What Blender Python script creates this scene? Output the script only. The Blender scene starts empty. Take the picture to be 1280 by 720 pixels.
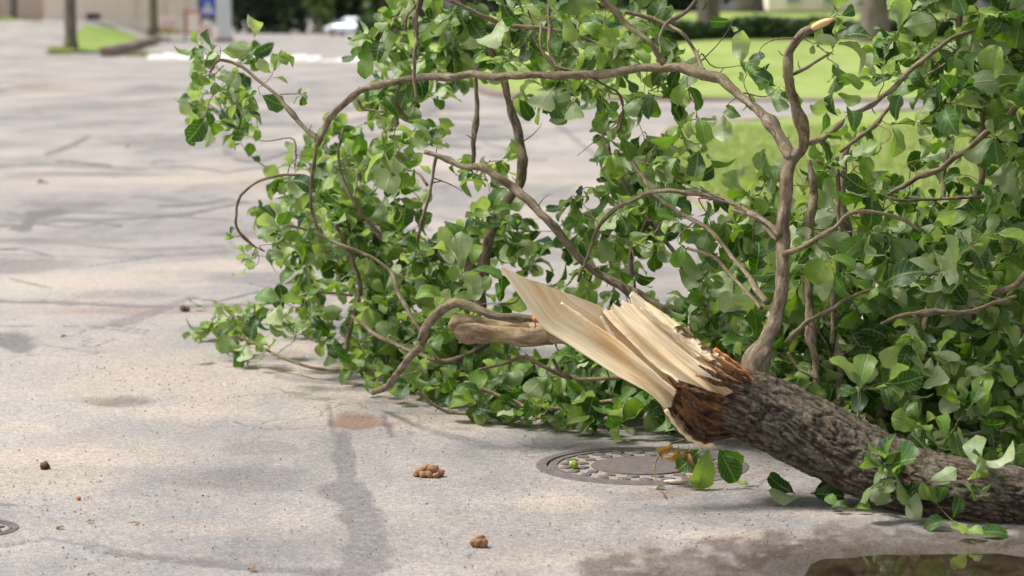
import bpy, math, random
import numpy as np
from mathutils import Vector, Matrix, Quaternion

S = bpy.context.scene
COL = S.collection
rnd = random.Random(7)
rs = np.random.RandomState(11)

# ------------------------------------------------------------------ camera
F = 3120.0                       # focal length in photo pixels
PITCH = math.atan(336.0 / F)
CAMH = 1.35
cam_d = bpy.data.cameras.new('camera'); cam = bpy.data.objects.new('camera', cam_d); COL.objects.link(cam)
cam.location = (0, 0, CAMH); cam.rotation_euler = (math.pi/2 - PITCH, 0, 0)
cam_d.sensor_width = 36; cam_d.lens = F*36/1280
cam_d.clip_start = 0.1; cam_d.clip_end = 4000
cam_d.dof.use_dof = True; cam_d.dof.focus_distance = 7.5; cam_d.dof.aperture_fstop = 4.0
S.camera = cam

# ------------------------------------------------------------------ sky + sun
SUN_EL, SUN_AZ = math.radians(60), math.radians(-84)    # azimuth from +Y, clockwise: high, from the left
w = bpy.data.worlds.new('World'); S.world = w; w.use_nodes = True
nt = w.node_tree; bg = nt.nodes['Background']
sky = nt.nodes.new('ShaderNodeTexSky'); sky.sky_type = 'NISHITA'; sky.sun_disc = False
sky.sun_elevation = SUN_EL; sky.sun_rotation = SUN_AZ; sky.dust_density = 3.0; sky.air_density = 1.2
hs = nt.nodes.new('ShaderNodeHueSaturation'); hs.inputs['Saturation'].default_value = 0.22
nt.links.new(sky.outputs[0], hs.inputs['Color']); nt.links.new(hs.outputs[0], bg.inputs[0])
bg.inputs[1].default_value = 0.11
sd = bpy.data.lights.new('sun', 'SUN'); sun = bpy.data.objects.new('sun', sd); COL.objects.link(sun)
sd.energy = 2.7; sd.angle = math.radians(14); sd.color = (1.0, 0.955, 0.90)
sdir = Vector((math.sin(SUN_AZ)*math.cos(SUN_EL), math.cos(SUN_AZ)*math.cos(SUN_EL), math.sin(SUN_EL)))
sun.rotation_euler = sdir.to_track_quat('Z', 'Y').to_euler(); sun.location = sdir*30
S.view_settings.view_transform = 'Standard'; S.view_settings.look = 'None'
S.view_settings.exposure = 0.80; S.view_settings.gamma = 1.0

# ------------------------------------------------------------------ helpers
FW = np.array([0, math.cos(PITCH), -math.sin(PITCH)]); UPV = np.array([0, math.sin(PITCH), math.cos(PITCH)])
def P(px, py, D):
    """the point that stands D metres down the street and is seen at px,py of the photograph"""
    d = np.array([(px-640)/F, 0, 0]) + UPV*((360-py)/F) + FW
    return np.array([0, 0, CAMH]) + d*(D/d[1])
def G(px, py):
    d = np.array([(px-640)/F, 0, 0]) + UPV*((360-py)/F) + FW
    return np.array([0, 0, CAMH]) + d*(-CAMH/d[2])
def proj(p):
    q = np.asarray(p) - np.array([0, 0, CAMH])
    f = q @ FW
    return 640 + F*q[..., 0]/f, 360 - F*(q @ UPV)/f, f
PERM = rs.permutation(512).astype(np.int64); VAL = rs.rand(512)
def vnoise(p):
    p = np.asarray(p, float); i = np.floor(p).astype(np.int64); f = p - i; f = f*f*(3-2*f)
    out = 0
    for dx in (0, 1):
        for dy in (0, 1):
            for dz in (0, 1):
                h = PERM[(PERM[(PERM[(i[:, 0]+dx) & 511] + i[:, 1]+dy) & 511] + i[:, 2]+dz) & 511]
                wgt = (f[:, 0] if dx else 1-f[:, 0])*(f[:, 1] if dy else 1-f[:, 1])*(f[:, 2] if dz else 1-f[:, 2])
                out = out + VAL[h]*wgt
    return out*2-1
def fbm(p, o=4):
    a, s, t = 1.0, 0, 0
    p = np.asarray(p, float)
    for k in range(o):
        s = s + a*vnoise(p + 17.3*k); t += a; a *= .5; p = p*2.03
    return s/t
def sm(x, a, b):
    t = np.clip((x-a)/(b-a), 0, 1); return t*t*(3-2*t)

def tag(o, label=None, cat=None, group=None, kind=None):
    if label: o['label'] = label
    if cat: o['category'] = cat
    if group: o['group'] = group
    if kind: o['kind'] = kind
    return o
def thing(name, loc, label, cat, group=None, rz=0):
    o = bpy.data.objects.new(name, None); COL.objects.link(o); o.location = tuple(float(c) for c in loc)
    o.rotation_euler = (0, 0, rz); o.empty_display_size = .2
    return tag(o, label, cat, group)
def rootof(o):
    m = Matrix.Identity(4)
    while o is not None:
        m = (o.matrix_parent_inverse @ Matrix.LocRotScale(o.location, o.rotation_euler, o.scale)) if o.parent else Matrix.LocRotScale(o.location, o.rotation_euler, o.scale) if m == Matrix.Identity(4) else m
        o = None
    return m
def wmat(o):
    m = Matrix.LocRotScale(o.location, o.rotation_euler, o.scale)
    if o.parent: m = wmat(o.parent) @ o.matrix_parent_inverse @ m
    return m
def mesh(name, V, Fc, mat=None, parent=None, smooth=True, world=False, uv=None, attrs=None):
    """one mesh object; with world=True the vertices are world coordinates even under a parent"""
    me = bpy.data.meshes.new(name)
    V = np.asarray(V, dtype=np.float32)
    if isinstance(Fc, np.ndarray):
        n, k = Fc.shape
        me.vertices.add(len(V)); me.vertices.foreach_set('co', V.ravel())
        me.loops.add(n*k); me.loops.foreach_set('vertex_index', Fc.astype(np.int32).ravel())
        me.polygons.add(n); me.polygons.foreach_set('loop_start', np.arange(0, n*k, k, dtype=np.int32))
        me.polygons.foreach_set('loop_total', np.full(n, k, dtype=np.int32))
        me.update(calc_edges=True)
    else:
        me.from_pydata(V.tolist(), [], Fc); me.update()
    if smooth and len(me.polygons): me.polygons.foreach_set('use_smooth', np.ones(len(me.polygons), dtype=bool))
    if uv is not None:
        l = me.uv_layers.new(name='UVMap'); vi = np.empty(len(me.loops), dtype=np.int32); me.loops.foreach_get('vertex_index', vi)
        l.data.foreach_set('uv', np.asarray(uv, dtype=np.float32)[vi].ravel())
    for k, v in (attrs or {}).items():
        a = me.attributes.new(k, 'FLOAT', 'POINT'); a.data.foreach_set('value', np.asarray(v, dtype=np.float32))
    if mat: me.materials.append(mat)
    o = bpy.data.objects.new(name, me); COL.objects.link(o)
    if parent:
        o.parent = parent
        if world: o.matrix_parent_inverse = wmat(parent).inverted()
    return o
def inst(name, me, M, parent):
    o = bpy.data.objects.new(name, me); COL.objects.link(o); o.parent = parent
    o.matrix_parent_inverse = wmat(parent).inverted(); o.matrix_basis = M
    return o
class MB:
    def __init__(s): s.v = []; s.f = []
    def add(s, V, Fc):
        b = len(s.v); s.v += [tuple(map(float, p)) for p in V]; s.f += [tuple(int(i)+b for i in q) for q in Fc]; return s
    def box(s, c, d, rz=0, bev=0.0):
        x, y, z = d[0]/2, d[1]/2, d[2]/2; ca, sa = math.cos(rz), math.sin(rz)
        b = min(bev, x*.9, y*.9, z*.9)
        if b <= 0:
            P8 = [(-x,-y,-z),(x,-y,-z),(x,y,-z),(-x,y,-z),(-x,-y,z),(x,-y,z),(x,y,z),(-x,y,z)]
            Q = [(0,3,2,1),(4,5,6,7),(0,1,5,4),(1,2,6,5),(2,3,7,6),(3,0,4,7)]
        else:
            P8 = []; Q = []
            for (hx, hy, hz) in ((x-b, y-b, -z), (x, y, -z+b), (x, y, z-b), (x-b, y-b, z)):
                cx, cy = (b if hx == x else 0), (b if hy == y else 0)
                P8 += [(-hx+cx,-hy,hz),(hx-cx,-hy,hz),(hx,-hy+cy,hz),(hx,hy-cy,hz),(hx-cx,hy,hz),(-hx+cx,hy,hz),(-hx,hy-cy,hz),(-hx,-hy+cy,hz)]
            for k in range(3):
                for i in range(8):
                    j = (i+1) % 8; Q.append((k*8+i, k*8+j, k*8+8+j, k*8+8+i))
            Q.append(tuple(range(7, -1, -1))); Q.append(tuple(range(24, 32)))
        s.add([(c[0]+p[0]*ca-p[1]*sa, c[1]+p[0]*sa+p[1]*ca, c[2]+p[2]) for p in P8], Q); return s
    def cyl(s, c, r, h, n=20, r2=None, axis='z'):
        r2 = r if r2 is None else r2; V = []
        for (rr, z) in ((r, 0), (r2, h)):
            for i in range(n):
                a = 2*math.pi*i/n; V.append((rr*math.cos(a), rr*math.sin(a), z))
        Q = [(i, (i+1) % n, n+(i+1) % n, n+i) for i in range(n)] + [tuple(range(n-1, -1, -1)), tuple(range(n, 2*n))]
        if axis == 'y': V = [(p[0], p[2], -p[1]) for p in V]
        if axis == 'x': V = [(p[2], p[0], p[1]) for p in V]
        s.add([(c[0]+p[0], c[1]+p[1], c[2]+p[2]) for p in V], Q); return s
    def build(s, name, mat, parent=None, smooth=False, world=False):
        return mesh(name, s.v, s.f, mat, parent, smooth, world)

def catmull(C, n):
    C = np.asarray(C, float)
    if len(C) == 2: t = np.linspace(0, 1, n)[:, None]; return C[0]*(1-t)+C[1]*t
    K = np.vstack([2*C[0]-C[1], C, 2*C[-1]-C[-2]])
    L = np.concatenate([[0], np.cumsum(np.linalg.norm(np.diff(C[:, :3], axis=0), axis=1))])
    out = []
    for s_ in np.linspace(0, L[-1], n):
        i = min(np.searchsorted(L, s_, side='right')-1, len(C)-2); t = (s_-L[i])/max(L[i+1]-L[i], 1e-9)
        a, b, c, d = K[i:i+4]
        out.append(.5*((2*b)+(c-a)*t+(2*a-5*b+4*c-d)*t*t+(3*b-a-3*c+d)*t**3))
    return np.array(out)
def sweep(pts, rad, seg=8, caps=True, disp=None):
    """tube along pts; disp(angle, length, r, P) -> radial offset"""
    pts = np.asarray(pts, float); rad = np.asarray(rad, float); n = len(pts)
    T = np.gradient(pts, axis=0); T /= np.linalg.norm(T, axis=1)[:, None]+1e-12
    N = np.zeros_like(T); a = np.array([0, 0, 1.0]) if abs(T[0][2]) < .9 else np.array([0, 1.0, 0])
    v = a - T[0]*(a@T[0]); N[0] = v/np.linalg.norm(v)
    for i in range(1, n):
        v = N[i-1]-T[i]*(N[i-1]@T[i]); N[i] = v/(np.linalg.norm(v)+1e-12)
    B = np.cross(T, N)
    ang = np.arange(seg)*2*math.pi/seg
    dirs = N[:, None, :]*np.cos(ang)[None, :, None]+B[:, None, :]*np.sin(ang)[None, :, None]
    R = np.repeat(rad[:, None], seg, 1)
    L = np.concatenate([[0], np.cumsum(np.linalg.norm(np.diff(pts, axis=0), axis=1))])
    if disp is not None:
        R = R + disp(np.repeat(ang[None, :], n, 0), np.repeat(L[:, None], seg, 1), R, pts[:, None, :]+dirs*R[:, :, None], dirs)
    V = (pts[:, None, :]+dirs*R[:, :, None]).reshape(-1, 3)
    i, j = np.meshgrid(np.arange(n-1), np.arange(seg), indexing='ij'); j2 = (j+1) % seg
    Q = np.stack([i*seg+j, i*seg+j2, (i+1)*seg+j2, (i+1)*seg+j], -1).reshape(-1, 4)
    uv = np.stack([np.repeat(ang[None, :], n, 0)*R, np.repeat(L[:, None], seg, 1)], -1).reshape(-1, 2)
    if caps:
        V = np.vstack([V, pts[0], pts[-1]]); c0, c1 = n*seg, n*seg+1
        k = np.arange(seg); k2 = (k+1) % seg
        Q = np.vstack([Q, np.stack([np.full(seg, c0), k2, k, k], -1)[:, [0, 1, 2, 2]], np.stack([np.full(seg, c1), (n-1)*seg+k, (n-1)*seg+k2, (n-1)*seg+k2], -1)])
        uv = np.vstack([uv, [0, 0], [0, L[-1]]])
    return V, Q, uv
def fixq(Q):      # quads whose last two indices agree become triangles
    return [tuple(q) if q[2] != q[3] else tuple(q[:3]) for q in Q.tolist()]

# ------------------------------------------------------------------ materials
class NT:
    def __init__(s, name):
        s.m = bpy.data.materials.new(name); s.m.use_nodes = True; s.t = s.m.node_tree; s.b = s.t.nodes['Principled BSDF']
    def n(s, typ, **kw):
        x = s.t.nodes.new('ShaderNode'+typ)
        for k, v in kw.items():
            if k.startswith('_'): setattr(x, k[1:], v)
            else: x.inputs[k.replace('__', ' ')].default_value = v
        return x
    def l(s, a, b): s.t.links.new(a, b)
    def noise(s, co, scale, detail=4, rough=.55, dist=0):
        x = s.n('TexNoise'); x.inputs['Scale'].default_value = scale; x.inputs['Detail'].default_value = detail
        x.inputs['Roughness'].default_value = rough; x.inputs['Distortion'].default_value = dist
        if co is not None: s.l(co, x.inputs['Vector'])
        return x.outputs['Fac']
    def ramp(s, f, *stops):
        x = s.n('ValToRGB'); e = x.color_ramp.elements
        while len(e) > 1: e.remove(e[0])
        for k, (p, c) in enumerate(stops):
            el = e[0] if k == 0 else e.new(p)
            el.position = p; el.color = tuple(c)+(1,) if hasattr(c, '__len__') else (c, c, c, 1)
        s.l(f, x.inputs[0]); return x.outputs[0]
    def mix(s, f, a, b, mode='MIX'):
        x = s.n('Mix', _data_type='RGBA', _blend_type=mode)
        for v, i in ((f, 0), (a, 6), (b, 7)):
            if hasattr(v, 'is_linked'): s.l(v, x.inputs[i])
            else: x.inputs[i].default_value = v if i == 0 else tuple(v)+(1,)
        return x.outputs[2]
    def math(s, op, a, b=0, c=0):
        x = s.n('Math', _operation=op)
        for i, v in enumerate((a, b, c)):
            if hasattr(v, 'is_linked'): s.l(v, x.inputs[i])
            else: x.inputs[i].default_value = v
        return x.outputs[0]
    def co(s, which='Object', scale=(1, 1, 1)):
        t = s.n('TexCoord'); m = s.n('Mapping'); m.inputs['Scale'].default_value = scale; s.l(t.outputs[which], m.inputs[0]); return m.outputs[0]
    def pos(s, scale=(1, 1, 1)):
        t = s.n('NewGeometry'); m = s.n('Mapping'); m.inputs['Scale'].default_value = scale; s.l(t.outputs['Position'], m.inputs[0]); return m.outputs[0]
    def attr(s, name):
        a = s.n('Attribute'); a.attribute_name = name; return a.outputs['Fac']
    def bump(s, h, strength=.5, dist=.01):
        x = s.n('Bump'); x.inputs['Strength'].default_value = strength; x.inputs['Distance'].default_value = dist
        s.l(h, x.inputs['Height']); s.l(x.outputs[0], s.b.inputs['Normal']); return x
    def out(s, col=None, rough=None, **kw):
        for v, k in ((col, 'Base Color'), (rough, 'Roughness')):
            if v is None: continue
            if hasattr(v, 'is_linked'): s.l(v, s.b.inputs[k])
            else: s.b.inputs[k].default_value = tuple(v)+(1,) if k == 'Base Color' else v
        for k, v in kw.items(): s.b.inputs[k.replace('__', ' ')].default_value = v
        return s.m
def simple(name, col, rough=.6, var=.15, scale=8, **kw):
    t = NT(name); f = t.noise(t.co('Object'), scale, 5)
    c = t.ramp(f, (.3, [x*(1-var) for x in col]), (.7, [min(1, x*(1+var)) for x in col]))
    t.bump(f, .15, .01)
    return t.out(c, rough, **kw)

def m_road():
    t = NT('old_asphalt'); p = t.pos()
    big = t.noise(t.pos((.5, .22, 1)), 1.3, 5, .6)
    med = t.noise(t.pos((1, .5, 1)), 5, 5, .6, .4)
    c = t.ramp(big, (.30, (.158, .146, .142)), (.46, (.238, .221, .210)), (.64, (.345, .314, .283)))
    c = t.mix(t.ramp(med, (.42, 0), (.66, .5)), c, (.325, .285, .258))
    # sand, tar, wet from the road's own wear map
    snd = t.math('MULTIPLY', t.attr('sand'), t.ramp(t.noise(p, 22, 5, .7), (.3, .35), (.6, 1)))
    c = t.mix(snd, c, (.405, .338, .275))
    c = t.mix(t.attr('soil'), c, (.17, .105, .068))
    tar = t.math('MULTIPLY', t.attr('tar'), t.ramp(t.noise(p, 30, 4, .7), (.25, .45), (.55, 1)))
    c = t.mix(tar, c, (.092, .083, .085))
    # aggregate: single stones in the binder
    v = t.n('TexVoronoi'); v.inputs['Scale'].default_value = 170; t.l(p, v.inputs['Vector'])
    sep = t.n('SeparateColor'); t.l(v.outputs['Color'], sep.inputs[0])
    st = t.ramp(sep.outputs[0], (0, .55), (.25, .86), (.75, 1.08), (1, 1.5))
    v2 = t.n('TexVoronoi'); v2.inputs['Scale'].default_value = 70; t.l(p, v2.inputs['Vector'])
    sep2 = t.n('SeparateColor'); t.l(v2.outputs['Color'], sep2.inputs[0])
    st2 = t.ramp(sep2.outputs[1], (0, .8), (.5, 1), (1, 1.18))
    c = t.mix(.62, c, st, 'MULTIPLY'); c = t.mix(.6, c, st2, 'MULTIPLY')
    # dark grit specks
    sp = t.ramp(t.noise(p, 95, 2, .5), (.68, 0), (.73, .7))
    c = t.mix(t.math('MULTIPLY', sp, t.ramp(t.noise(p, 3, 3), (.5, .1), (.62, 1))), c, (.11, .085, .07))
    # fine crazing
    vc = t.n('TexVoronoi', _feature='DISTANCE_TO_EDGE'); vc.inputs['Scale'].default_value = 2.2
    dn = t.n('TexNoise'); dn.inputs['Scale'].default_value = 3; dn.inputs['Detail'].default_value = 6; t.l(p, dn.inputs['Vector'])
    vm = t.n('VectorMath', _operation='MULTIPLY_ADD'); vm.inputs[1].default_value = (.5, .5, 0); t.l(dn.outputs['Color'], vm.inputs[0]); t.l(p, vm.inputs[2])
    t.l(vm.outputs[0], vc.inputs['Vector'])
    cr = t.math('MULTIPLY', t.ramp(vc.outputs['Distance'], (.004, 1), (.014, 0)), t.ramp(t.noise(p, .8, 3), (.52, 0), (.6, .55)))
    c = t.mix(cr, c, (.09, .078, .072))
    wet = t.attr('wet')
    c = t.mix(wet, c, (.30, .245, .205), 'MULTIPLY')
    h = t.math('ADD', t.math('MULTIPLY', v.outputs['Distance'], -.5), t.math('MULTIPLY', med, .6))
    h = t.math('SUBTRACT', h, t.math('MULTIPLY', cr, .8))
    t.bump(h, .45, .006)
    r = t.n('MapRange'); t.l(wet, r.inputs['Value']); r.inputs['To Min'].default_value = .9; r.inputs['To Max'].default_value = .42
    return t.out(c, r.outputs[0], Specular__IOR__Level=.3)
def m_leaf(name='leaf_green', dark=1.0, brown=False):
    t = NT(name)
    g = t.n('NewGeometry'); oi = t.n('ObjectInfo')
    r = t.math('FRACT', t.math('ADD', t.attr('tone'), oi.outputs['Random']))
    if brown:
        c = t.ramp(r, (0, (.16, .07, .025)), (1, (.30, .15, .05))); cb = c
    else:
        c = t.ramp(r, (0, (.018, .054, .008)), (.35, (.038, .102, .012)), (.62, (.082, .170, .018)), (.85, (.170, .268, .034)), (1, (.225, .310, .085)))
        cb = t.ramp(r, (0, (.165, .235, .095)), (1, (.370, .430, .250)))
        blot = t.ramp(t.noise(t.pos(), 60, 3), (.70, 0), (.76, .8))
        c = t.mix(t.math('MULTIPLY', blot, t.ramp(r, (.80, 0), (.86, .5))), c, (.18, .09, .02))
    uvn = t.n('UVMap'); sx = t.n('SeparateXYZ'); t.l(uvn.outputs[0], sx.inputs[0])
    au = t.math('ABSOLUTE', sx.outputs[0])
    vein = t.math('SINE', t.math('MULTIPLY', t.math('SUBTRACT', sx.outputs[1], t.math('MULTIPLY', au, .55)), 44))
    vm = t.ramp(vein, (.80, 0), (.98, .5)); mid = t.ramp(au, (.015, .9), (.05, 0))
    vv = t.math('MAXIMUM', vm, mid)
    c = t.mix(vv, c, (.17, .26, .075) if not brown else (.30, .18, .08))
    c = t.mix(g.outputs['Backfacing'], c, cb)
    mot = t.noise(t.pos(), 45, 3); c = t.mix(.35, c, t.ramp(mot, (.3, .6), (.7, 1.35)), 'MULTIPLY')
    b = t.bump(t.math('SUBTRACT', mot, t.math('MULTIPLY', vv, .7)), .45, .003)
    t.out(c, .50, Specular__IOR__Level=.5)
    tr = t.n('BsdfTranslucent'); t.l(t.mix(1.0, c, (1.7, 2.0, .5), 'MULTIPLY'), tr.inputs[0])
    mx = t.n('MixShader'); mx.inputs[0].default_value = .30
    t.l(t.b.outputs[0], mx.inputs[1]); t.l(tr.outputs[0], mx.inputs[2])
    t.l(mx.outputs[0], t.t.nodes['Material Output'].inputs[0])
    return t.m
def m_bark(name, c1, c2, c3, sc=14, moss=.3):
    t = NT(name); u = t.co('UV', (1, .28, 1)); p = t.pos()
    f = t.noise(u, sc*4, 6, .65, .3); q = t.noise(p, 9, 4); fine = t.noise(p, 120, 3, .6)
    c = t.ramp(f, (.34, c1), (.5, c2), (.66, c3))
    c = t.mix(t.ramp(q, (.5, 0), (.7, moss)), c, (.21, .185, .070))
    c = t.mix(.6, c, t.ramp(fine, (.3, .65), (.7, 1.3)), 'MULTIPLY')
    t.bump(t.math('ADD', f, t.math('MULTIPLY', fine, .3)), .8, .006)
    return t.out(c, .85, Specular__IOR__Level=.25)
def m_trunkbark():
    t = NT('furrowed_bark'); p = t.pos(); f = t.attr('ridge')
    c = t.ramp(f, (.25, (.012, .008, .006)), (.55, (.032, .022, .014)), (.78, (.070, .051, .034)), (1, (.150, .120, .086)))
    c = t.mix(t.ramp(t.noise(p, 14, 4), (.52, 0), (.68, .55)), c, (.20, .20, .145))
    c = t.mix(t.ramp(t.noise(p, 30, 4), (.60, 0), (.72, .5)), c, (.070, .085, .025))
    c = t.mix(.28, c, (.105, .085, .066)); fine = t.noise(p, 130, 5, .7); c = t.mix(.75, c, t.ramp(fine, (.34, .4), (.66, 1.6)), 'MULTIPLY')
    t.bump(fine, .7, .004)
    return t.out(c, .9, Specular__IOR__Level=.2)
def m_wood():
    t = NT('split_heartwood')
    u = t.co('UV', (1, .035, 1)); f = t.noise(u, 130, 4, .6); g = t.noise(t.co('UV', (1, .12, 1)), 34, 4, .6)
    c = t.ramp(f, (.25, (.56, .38, .19)), (.42, (.82, .64, .39)), (.60, (.91, .79, .57)))
    c = t.mix(t.ramp(g, (.52, 0), (.72, .5)), c, (.64, .41, .18))
    c = t.mix(t.math('MULTIPLY', t.attr('gold'), .75), c, (.66, .38, .13))
    rot = t.attr('rot'); n2 = t.noise(t.pos(), 55, 5, .7)
    rb = t.ramp(n2, (.34, (.020, .011, .006)), (.50, (.090, .045, .022)), (.70, (.25, .135, .065)))
    rb = t.mix(t.math('MULTIPLY', t.attr('gold'), t.ramp(n2, (.3, .35), (.55, 1))), rb, (.44, .225, .095))
    c = t.mix(t.ramp(rot, (.35, 0), (.65, 1)), c, rb)
    t.bump(t.math('ADD', f, t.math('MULTIPLY', n2, t.math('MULTIPLY', rot, 1.5))), .75, .005)
    return t.out(c, .62, Specular__IOR__Level=.3)
def m_grass(name, c1, c2, sc=3):
    t = NT(name); p = t.pos(); a = t.noise(p, .7, 5, .6); b = t.noise(p, 30, 4, .7)
    c = t.ramp(a, (.35, c1), (.65, c2)); c = t.mix(.5, c, t.ramp(b, (.3, .6), (.7, 1.4)), 'MULTIPLY')
    t.bump(b, .8, .03); return t.out(c, .9, Specular__IOR__Level=.2)
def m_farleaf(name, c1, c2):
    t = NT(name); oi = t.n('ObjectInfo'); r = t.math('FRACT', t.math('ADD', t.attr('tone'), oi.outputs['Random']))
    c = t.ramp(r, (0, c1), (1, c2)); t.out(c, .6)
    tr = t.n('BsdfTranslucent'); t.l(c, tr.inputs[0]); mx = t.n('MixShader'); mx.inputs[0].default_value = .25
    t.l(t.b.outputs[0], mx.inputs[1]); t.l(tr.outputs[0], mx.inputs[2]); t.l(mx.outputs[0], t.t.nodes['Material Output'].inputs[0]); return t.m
M = dict(
    road=m_road(), leaf=m_leaf(), deadleaf=m_leaf('leaf_brown', brown=True),
    bark=m_bark('young_bark', (.080, .055, .034), (.180, .138, .094), (.310, .258, .190), 14, .55),
    twig=m_bark('twig_bark', (.075, .045, .030), (.170, .115, .080), (.27, .20, .14), 20, .35),
    logbark=m_bark('log_bark', (.12, .078, .042), (.27, .195, .12), (.44, .335, .225), 10, .45),
    farbark=m_bark('far_bark', (.09, .07, .058), (.17, .14, .115), (.24, .20, .17), 2, .2),
    trunk=m_trunkbark(), wood=m_wood(),
    lawn=m_grass('lawn_turf', (.195, .272, .062), (.300, .362, .112)), mound=m_grass('mound_turf', (.165, .240, .045), (.245, .315, .080)),
    dry=m_grass('dry_turf', (.20, .20, .07), (.30, .25, .10)),
    blade=m_farleaf('grass_blade', (.25, .33, .07), (.40, .46, .15)),
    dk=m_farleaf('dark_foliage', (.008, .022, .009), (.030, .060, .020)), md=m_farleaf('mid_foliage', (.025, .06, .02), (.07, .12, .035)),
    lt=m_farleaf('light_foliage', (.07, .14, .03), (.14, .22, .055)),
    covdirt=simple('packed_dirt', (.265, .222, .190), .95, .25, 60), iron=simple('cast_iron', (.112, .093, .086), .8, .3, 40), dust=simple('dusty_fill', (.33, .265, .22), .95, .2, 60),
    stone=simple('kerb_stone', (.20, .155, .13), .9, .2, 4), white=simple('white_paint', (.66, .64, .61), .6, .1, 6),
    plaster=simple('beige_plaster', (.72, .63, .53), .9, .06, 1.5), plaster2=simple('pink_plaster', (.74, .65, .58), .9, .06, 1.5),
    brownwall=simple('brown_plaster', (.46, .38, .32), .9, .1, 2), glass=simple('window_glass', (.19, .24, .31), .2, .2, 3),
    dark=simple('dark_opening', (.03, .03, .035), .6, .2, 6), roof=simple('roof_sheet', (.12, .10, .09), .7, .2, 3),
    blue=simple('sign_blue', (.035, .085, .42), .4, .05, 3), red=simple('sign_red', (.45, .05, .04), .5, .1, 3),
    cream=simple('cream_board', (.75, .68, .60), .6, .06, 3), pink=simple('pink_board', (.66, .48, .48), .6, .06, 3), metal=simple('grey_steel', (.35, .36, .37), .45, .1, 8, Metallic=.7),
    carp=simple('silver_paint', (.62, .65, .68), .25, .04, 2, Metallic=.3), tyre=simple('tyre_rubber', (.03, .03, .03), .8, .2, 9),
    dung=simple('brown_clod', (.28, .150, .072), .9, .45, 60), dungd=simple('dark_clod', (.11, .055, .03), .9, .45, 60), berry=simple('green_fruit', (.26, .38, .03), .4, .2, 60),
    chip=simple('orange_chip', (.48, .22, .09), .8, .3, 30), pale=simple('pale_stick', (.58, .50, .40), .7, .2, 60),
    grit=simple('road_grit', (.19, .15, .125), .9, .5, 5))
def m_water():
    t = NT('puddle_water'); p = t.pos()
    f = t.noise(p, 25, 3); t.bump(f, .06, .004)
    c = t.ramp(t.noise(p, 9, 4), (.35, (.016, .011, .006)), (.65, (.040, .028, .015)))
    return t.out(c, .04, IOR=1.333, Specular__IOR__Level=.6)
M['water'] = m_water()

# ------------------------------------------------------------------ road
NX, NY = 760, 560
s_ = np.linspace(-.36, .36, NX); Yr = 4.3*np.exp(np.linspace(0, math.log(62/4.3), NY))
XX = s_[None, :]*Yr[:, None]; YY = np.repeat(Yr[:, None], NX, 1)
X, Y = XX.ravel(), YY.ravel()
pw = np.stack([X, Y, np.zeros_like(X)], 1); PX, PY, _ = proj(pw)
nz = fbm(np.stack([X*1.2, Y*.5, X*0], 1), 5); nf = fbm(np.stack([X*9, Y*7, X*0+5], 1), 4); nm = fbm(np.stack([X*3, Y*2, X*0+9], 1), 4)
def line(pts, wd):
    """soft mask round a line given in the photograph's coordinates; wd in pixels, foreshortened down the street"""
    best = np.full(len(X), 1e9)
    for (a, b) in zip(pts[:-1], pts[1:]):
        A, B = np.array(a, float), np.array(b, float); d = B-A
        ky = 1.0
        t = np.clip(((PX-A[0])*d[0]+(PY-A[1])*d[1])/(d@d), 0, 1)
        dx, dy = PX-A[0]-t*d[0], (PY-A[1]-t*d[1])
        best = np.minimum(best, np.sqrt(dx*dx+(dy*2.6)**2))
    return 1-sm(best*(1+.6*nf+.4*nm), wd*.62, wd*1.08)
def blob(cx, cy, rx, ry, soft=.5):
    d = np.sqrt(((PX-cx)/rx)**2+((PY-cy)/ry)**2)*(1+.45*nf+.5*nm)
    return 1-sm(d, 1-soft, 1+soft*.3)
tar = np.zeros(len(X)); sand = np.zeros(len(X)); soil = np.zeros(len(X))
for pts, wd, k in [
    ([(430, 542), (434, 590), (440, 612)], 15, .55), ([(440, 610), (452, 640), (462, 672), (456, 700)], 34, .65), ([(456, 690), (440, 740)], 22, .6),
    ([(140, 690), (230, 700), (330, 711), (440, 716), (480, 706)], 13, .6), ([(0, 682), (60, 673), (130, 683), (160, 692)], 6, .5),
    ([(32, 284), (44, 268), (72, 264)], 16, .8), ([(70, 264), (190, 268), (300, 276)], 5, .6), ([(60, 193), (92, 181), (108, 172)], 8, .7),
    ([(150, 404), (185, 392), (240, 372)], 12, .45), ([(0, 376), (70, 378), (210, 383), (330, 380)], 5, .7), ([(0, 208), (60, 206), (180, 212)], 5, .6),
    ([(284, 160), (285, 192)], 9, .5), ([(0, 300), (40, 299), (160, 312), (280, 308)], 4, .5), ([(0, 318), (140, 322), (330, 314)], 4, .4), ([(170, 245), (260, 255), (370, 250)], 8, .4),
    ([(480, 520), (492, 545)], 6, .7), ([(700, 158), (720, 175), (760, 205)], 7, .5), ([(350, 470), (420, 478), (470, 474)], 8, .45),
    ([(412, 505), (418, 545)], 4, .5), ([(40, 420), (60, 432), (120, 440)], 5, .35), ([(0, 150), (200, 140), (420, 150)], 4, .3), ([(300, 128), (440, 118)], 5, .35),
    ([(720, 230), (640, 260)], 6, .3), ([(940, 618), (1010, 612)], 6, .5)]:  # last stroke: darker asphalt below the trunk
    tar = np.maximum(tar, k*line(pts, wd))
tar = np.maximum(tar, .8*blob(14, 424, 34, 14)); tar = np.maximum(tar, .35*blob(330, 560, 60, 10)); tar = np.maximum(tar, .35*blob(300, 600, 120, 16))
tar = np.maximum(tar, .5*blob(160, 502, 46, 9)); tar = np.maximum(tar, .25*blob(640, 645, 160, 18)); tar = np.maximum(tar, .35*sm(nz, .25, .55))
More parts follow.
